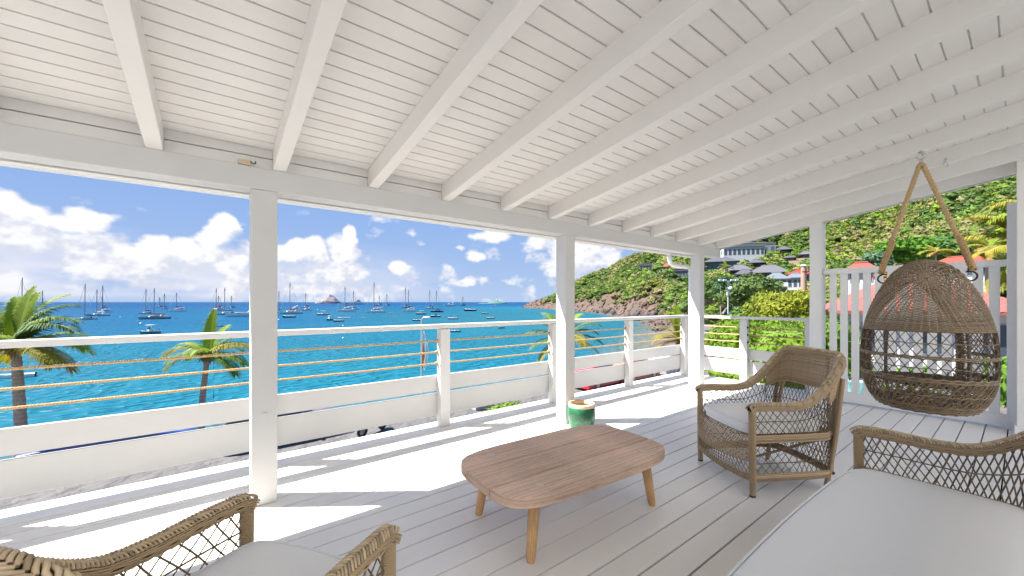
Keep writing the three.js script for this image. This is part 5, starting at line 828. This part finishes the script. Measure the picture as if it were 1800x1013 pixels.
motorboat('pink and white rowing skiff right of the dark blue launch', 593, 616, 559.5, { hull: gel.tan, cabin: null, hFac: .05, outboard: false }); motorboat('thin reddish kayak out on its own', 634, 643, 559, { hull: gel.red, cabin: null, hFac: .05, outboard: false });
catamaran('white catamaran right of the rocky islet', 593, 624, 547.5, 504, { skew: .15 }); sailboat('white sailing yacht moored just behind the catamaran right of the islet', 614, 630, 544.5, 512);
motorYacht('large white cruise ship on the horizon behind the catamaran', 613, 638, 535.2, { tiers: 4, skew: .05, name: 'cruise_ship' }); motorYacht('dark hulled supply ship on the horizon left of the cruise ship', 607, 618, 535.0, { hull: gel.dark, tiers: 1, name: 'ship' });
catamaran('white catamaran with the tallest mast in the middle of the bay', 643, 676, 549.5, 496, { skew: .1 }); motorboat('grey canvas topped dinghy tied behind the tallest masted catamaran', 682, 691, 552, { hull: gel.grey, cabin: gel.grey });
sailboat('far pale sailing yacht right of the tallest masted catamaran', 674, 687, 538, 516, { hull: gel.pale }); sailboat('very far sailing yacht mast left of the far pale one', 662, 672, 536.5, 520);
sailboat('cream decked dark sailing yacht above the street lamp', 706, 720, 541, 505, { hull: gel.dark, cabin: gel.cream, dodger: gel.cream }); catamaran('white catamaran in front of the cream decked yacht', 708, 731, 547.5, 510, { skew: .2 });
sailboat('white sailing yacht above the street lamp head', 747, 765, 543, 510, { cabin: gel.pale }); sailboat('long navy blue sailing yacht low in the water right of the street lamp', 757, 779, 549, 510, { hull: gel.navy, cabin: gel.dark });
motorboat('dark launch with white sunshade left above the street lamp', 732, 749, 553, { hull: gel.navy, tTop: true, cabin: null }); motorboat('blue workboat left of the street lamp head', 725, 741, 564.5, { hull: gel.blue, cabin: gel.pale }); motorboat('navy fishing boat with outboards right of the street lamp head', 757, 774, 557.5, { hull: gel.navy, cabin: gel.dark, dir: -1 });
motorboat('pale blue runabout between street lamp and baluster', 787, 804, 561.5, { hull: gel.grey, cabin: gel.white }); motorYacht('white motor yacht far out above the baluster', 780, 801, 538.2, { tiers: 2, skew: .15 }); sailboat('small dark sailing yacht far out right of the white motor yacht', 809, 819, 537.2, 521, { hull: gel.dark });
motorboat('dark open boat in the middle of the right hand bay', 816, 837, 547, { hull: gel.dark, cabin: gel.white }); motorboat('small navy open boat below the low island', 847, 858, 552, { hull: gel.navy, cabin: null }); motorboat('teal fishing boat with white cabin below the low island', 855, 869, 560.5, { hull: gel.green, cabin: gel.white });
motorYacht('tiny white launch under the low island', 864, 873, 538.6, { tiers: 1 }); motorboat('green and white runabout just under the handrail right of the baluster', 792, 809, 584, { hull: gel.teal, cabin: gel.cream, skew: .5 }); motorboat('small green skiff under the handrail near the green palm fronds', 876, 886, 577.5, { hull: gel.green, cabin: null, skew: .7, hFac: .17 });
motorYacht('big white motor yacht anchored behind the tip of the headland', 951, 962, 535.2, { tiers: 3, skew: .3 });
for (const [label, u, v, r, m] of [['white mooring buoy left of the big tan awninged yacht', 211, 558, .22, 'white'], ['red marker buoy on the open water right of the three yachts', 212, 542, .5, 'red'], ['orange buoy by the catamaran with the tallest mast', 661, 541, .5, 'orange'], ['white mooring buoy left of the weekender below the islet', 558, 545, .4, 'white'], ['white mooring buoy beside the nearest post', 490, 563, .3, 'white'], ['white mooring buoy close above the handrail in the middle', 603, 573.5, .22, 'white'], ['white mooring buoy floating under the handrail in the middle', 603, 595.5, .18, 'white'], ['white mooring buoy left of the turquoise centre console boat', 247, 570, .3, 'white']]) { const p = onLevel(u, v, SEA), t = thing('buoy', label, 'buoy', p); part(t, 'float', new THREE.SphereGeometry(r, 12, 8).translate(0, r * .5, 0), gel[m]); part(t, 'ring', new THREE.TorusGeometry(r * .3, r * .08, 6, 12).translate(0, r * 1.6, 0), gel.wire); }
// --- parked cars below the veranda
function car(label, x, z, turn, paint, { H = 1.45, L = 4.1 } = {}) {
  const t = thing('parked_car', label, 'car', [x, ROAD, z], turn), W = 1.72, pm = new THREE.MeshPhysicalMaterial({ color: C(...paint), roughness: .35, clearcoat: 1, clearcoatRoughness: .05 });
  const ex = (pts, w, bev) => { const g = new THREE.ExtrudeGeometry(new THREE.Shape(pts.map(([a, b]) => new THREE.Vector2(a * L, b * H))), { depth: w - 2 * bev, bevelEnabled: true, bevelThickness: bev, bevelSize: bev * .6, bevelSegments: 3 }); g.translate(0, 0, -(w - 2 * bev) / 2); return uvBox(plain(g)); };
  part(t, 'body', ex([[-.48, .16], [-.49, .42], [-.46, .60], [-.30, .64], [-.22, .66], [.20, .66], [.34, .60], [.47, .50], [.49, .34], [.47, .16]], W, .12), pm);
  part(t, 'cabin', ex([[-.44, .62], [-.38, .90], [-.30, .96], [.02, .97], [.10, .93], [.24, .63]], W * .84, .1), pm);
  part(t, 'windows', ex([[-.36, .66], [-.33, .87], [-.28, .91], [.01, .92], [.07, .88], [.18, .66]], W * .90, .06), glassM); part(t, 'windscreen', ex([[.10, .90], [.11, .92], [.255, .66], [.235, .64]], W * .76, .03), glassM);
  for (const [px, pz] of [[-.30, 1], [-.30, -1], [.31, 1], [.31, -1]]) { const w = part(t, 'wheel', new THREE.TorusGeometry(.235, .085, 10, 24).translate(px * L, .32, pz * (W / 2 - .08)), M.dark); const rim = new THREE.CylinderGeometry(.19, .19, .1, 20); rim.rotateX(Math.PI / 2); rim.translate(px * L, .32, pz * (W / 2 - .06)); const rm = part(w, 'rim', rim, mat(.12, .12, .12, .5)); part(w, 'spokes', join([0, 1, 2, 3, 4].map(k => box(.05, .34, .03, 0, 0, 0).rotateZ(k * Math.PI / 5).translate(px * L, .32, pz * (W / 2 - .005)))), mat(.6, .6, .6, .3, { metalness: .8 })); }
  for (const s of [-1, 1]) { part(t, 'headlight', box(.12, .13, .34, .455 * L, .44 * H, s * .58, .04), mat(.8, .8, .8, .15)); part(t, 'tail_light', box(.1, .18, .2, -.465 * L, .52 * H, s * .66, .03), mat(.4, .02, .02, .2)); part(t, 'mirror', box(.1, .11, .18, .15 * L, .70 * H, s * (W / 2 + .05), .03), pm); }
  part(t, 'number_plate', box(.02, .11, .46, .492 * L, .3 * H, 0), mat(.7, .7, .7, .4)); return t;
}
const road = (u, v) => onLevel(u, v, ROAD);
{ const p = road(235, 838); car('dark blue car parked under the railing, blue flank seen between the boards', p.x - .6, p.z - 1.75, .02, [.015, .05, .22]); }
{ const p = road(590, 775); car('dark car whose wheel shows below the boards right of the nearest post', p.x - 1.6, p.z - 1.7, .03, [.04, .04, .05]); }
{ const p = road(1090, 682); car('bright red car below the railing right of the green pot', p.x - .5, p.z - 1.2, .05, [.48, .01, .04]); }
{ const p = road(1150, 668); car('orange red car with dark wheel nearer the railing corner', p.x - 1.1, p.z - .9, .05, [.5, .07, .04]); }
{ const p = road(1192, 660); car('pale silver car at the railing corner', p.x + .6, p.z - 1.0, .05, [.42, .43, .45]); }
{ const p = road(655, 762), t = thing('scooter', 'dark parked scooter glimpsed under the lower board beside the baluster', 'scooter', [p.x, ROAD, p.z], .5); for (const x of [-.55, .55]) { const w = part(t, 'wheel', new THREE.TorusGeometry(.2, .06, 8, 20).translate(x, .26, 0), M.dark); part(w, 'rim', new THREE.CylinderGeometry(.12, .12, .05, 14).rotateX(Math.PI / 2).translate(x, .26, 0), gel.grey); } part(t, 'body', house(-.6, .1, .35, .75, .34, .3, .1, .6), gel.dark); part(t, 'seat', box(.62, .1, .26, -.25, .8, 0, .04), M.dark); part(t, 'floor_board', box(.5, .06, .3, .2, .3, 0, .02), gel.dark); part(t, 'front_shield', box(.08, .6, .36, .46, .62, 0, .03), gel.dark); part(t, 'handlebar', join([rod([.48, .3, 0], [.40, 1.0, 0], .03), rod([.40, 1.0, -.3], [.40, 1.0, .3], .018)]), M.iron); }
{ const p = road(852, 716), t = thing('street_planter', 'grey concrete planter box glimpsed under the lower board by the pot', 'planter', [p.x, ROAD, p.z], .05); part(t, 'box', box(1.5, .45, .6, 0, .22, 0, .03), mat(.36, .36, .36, .9)); part(t, 'soil', box(1.38, .04, .48, 0, .44, 0), mat(.08, .05, .03, 1)); }
renderer.render(scene, camera);
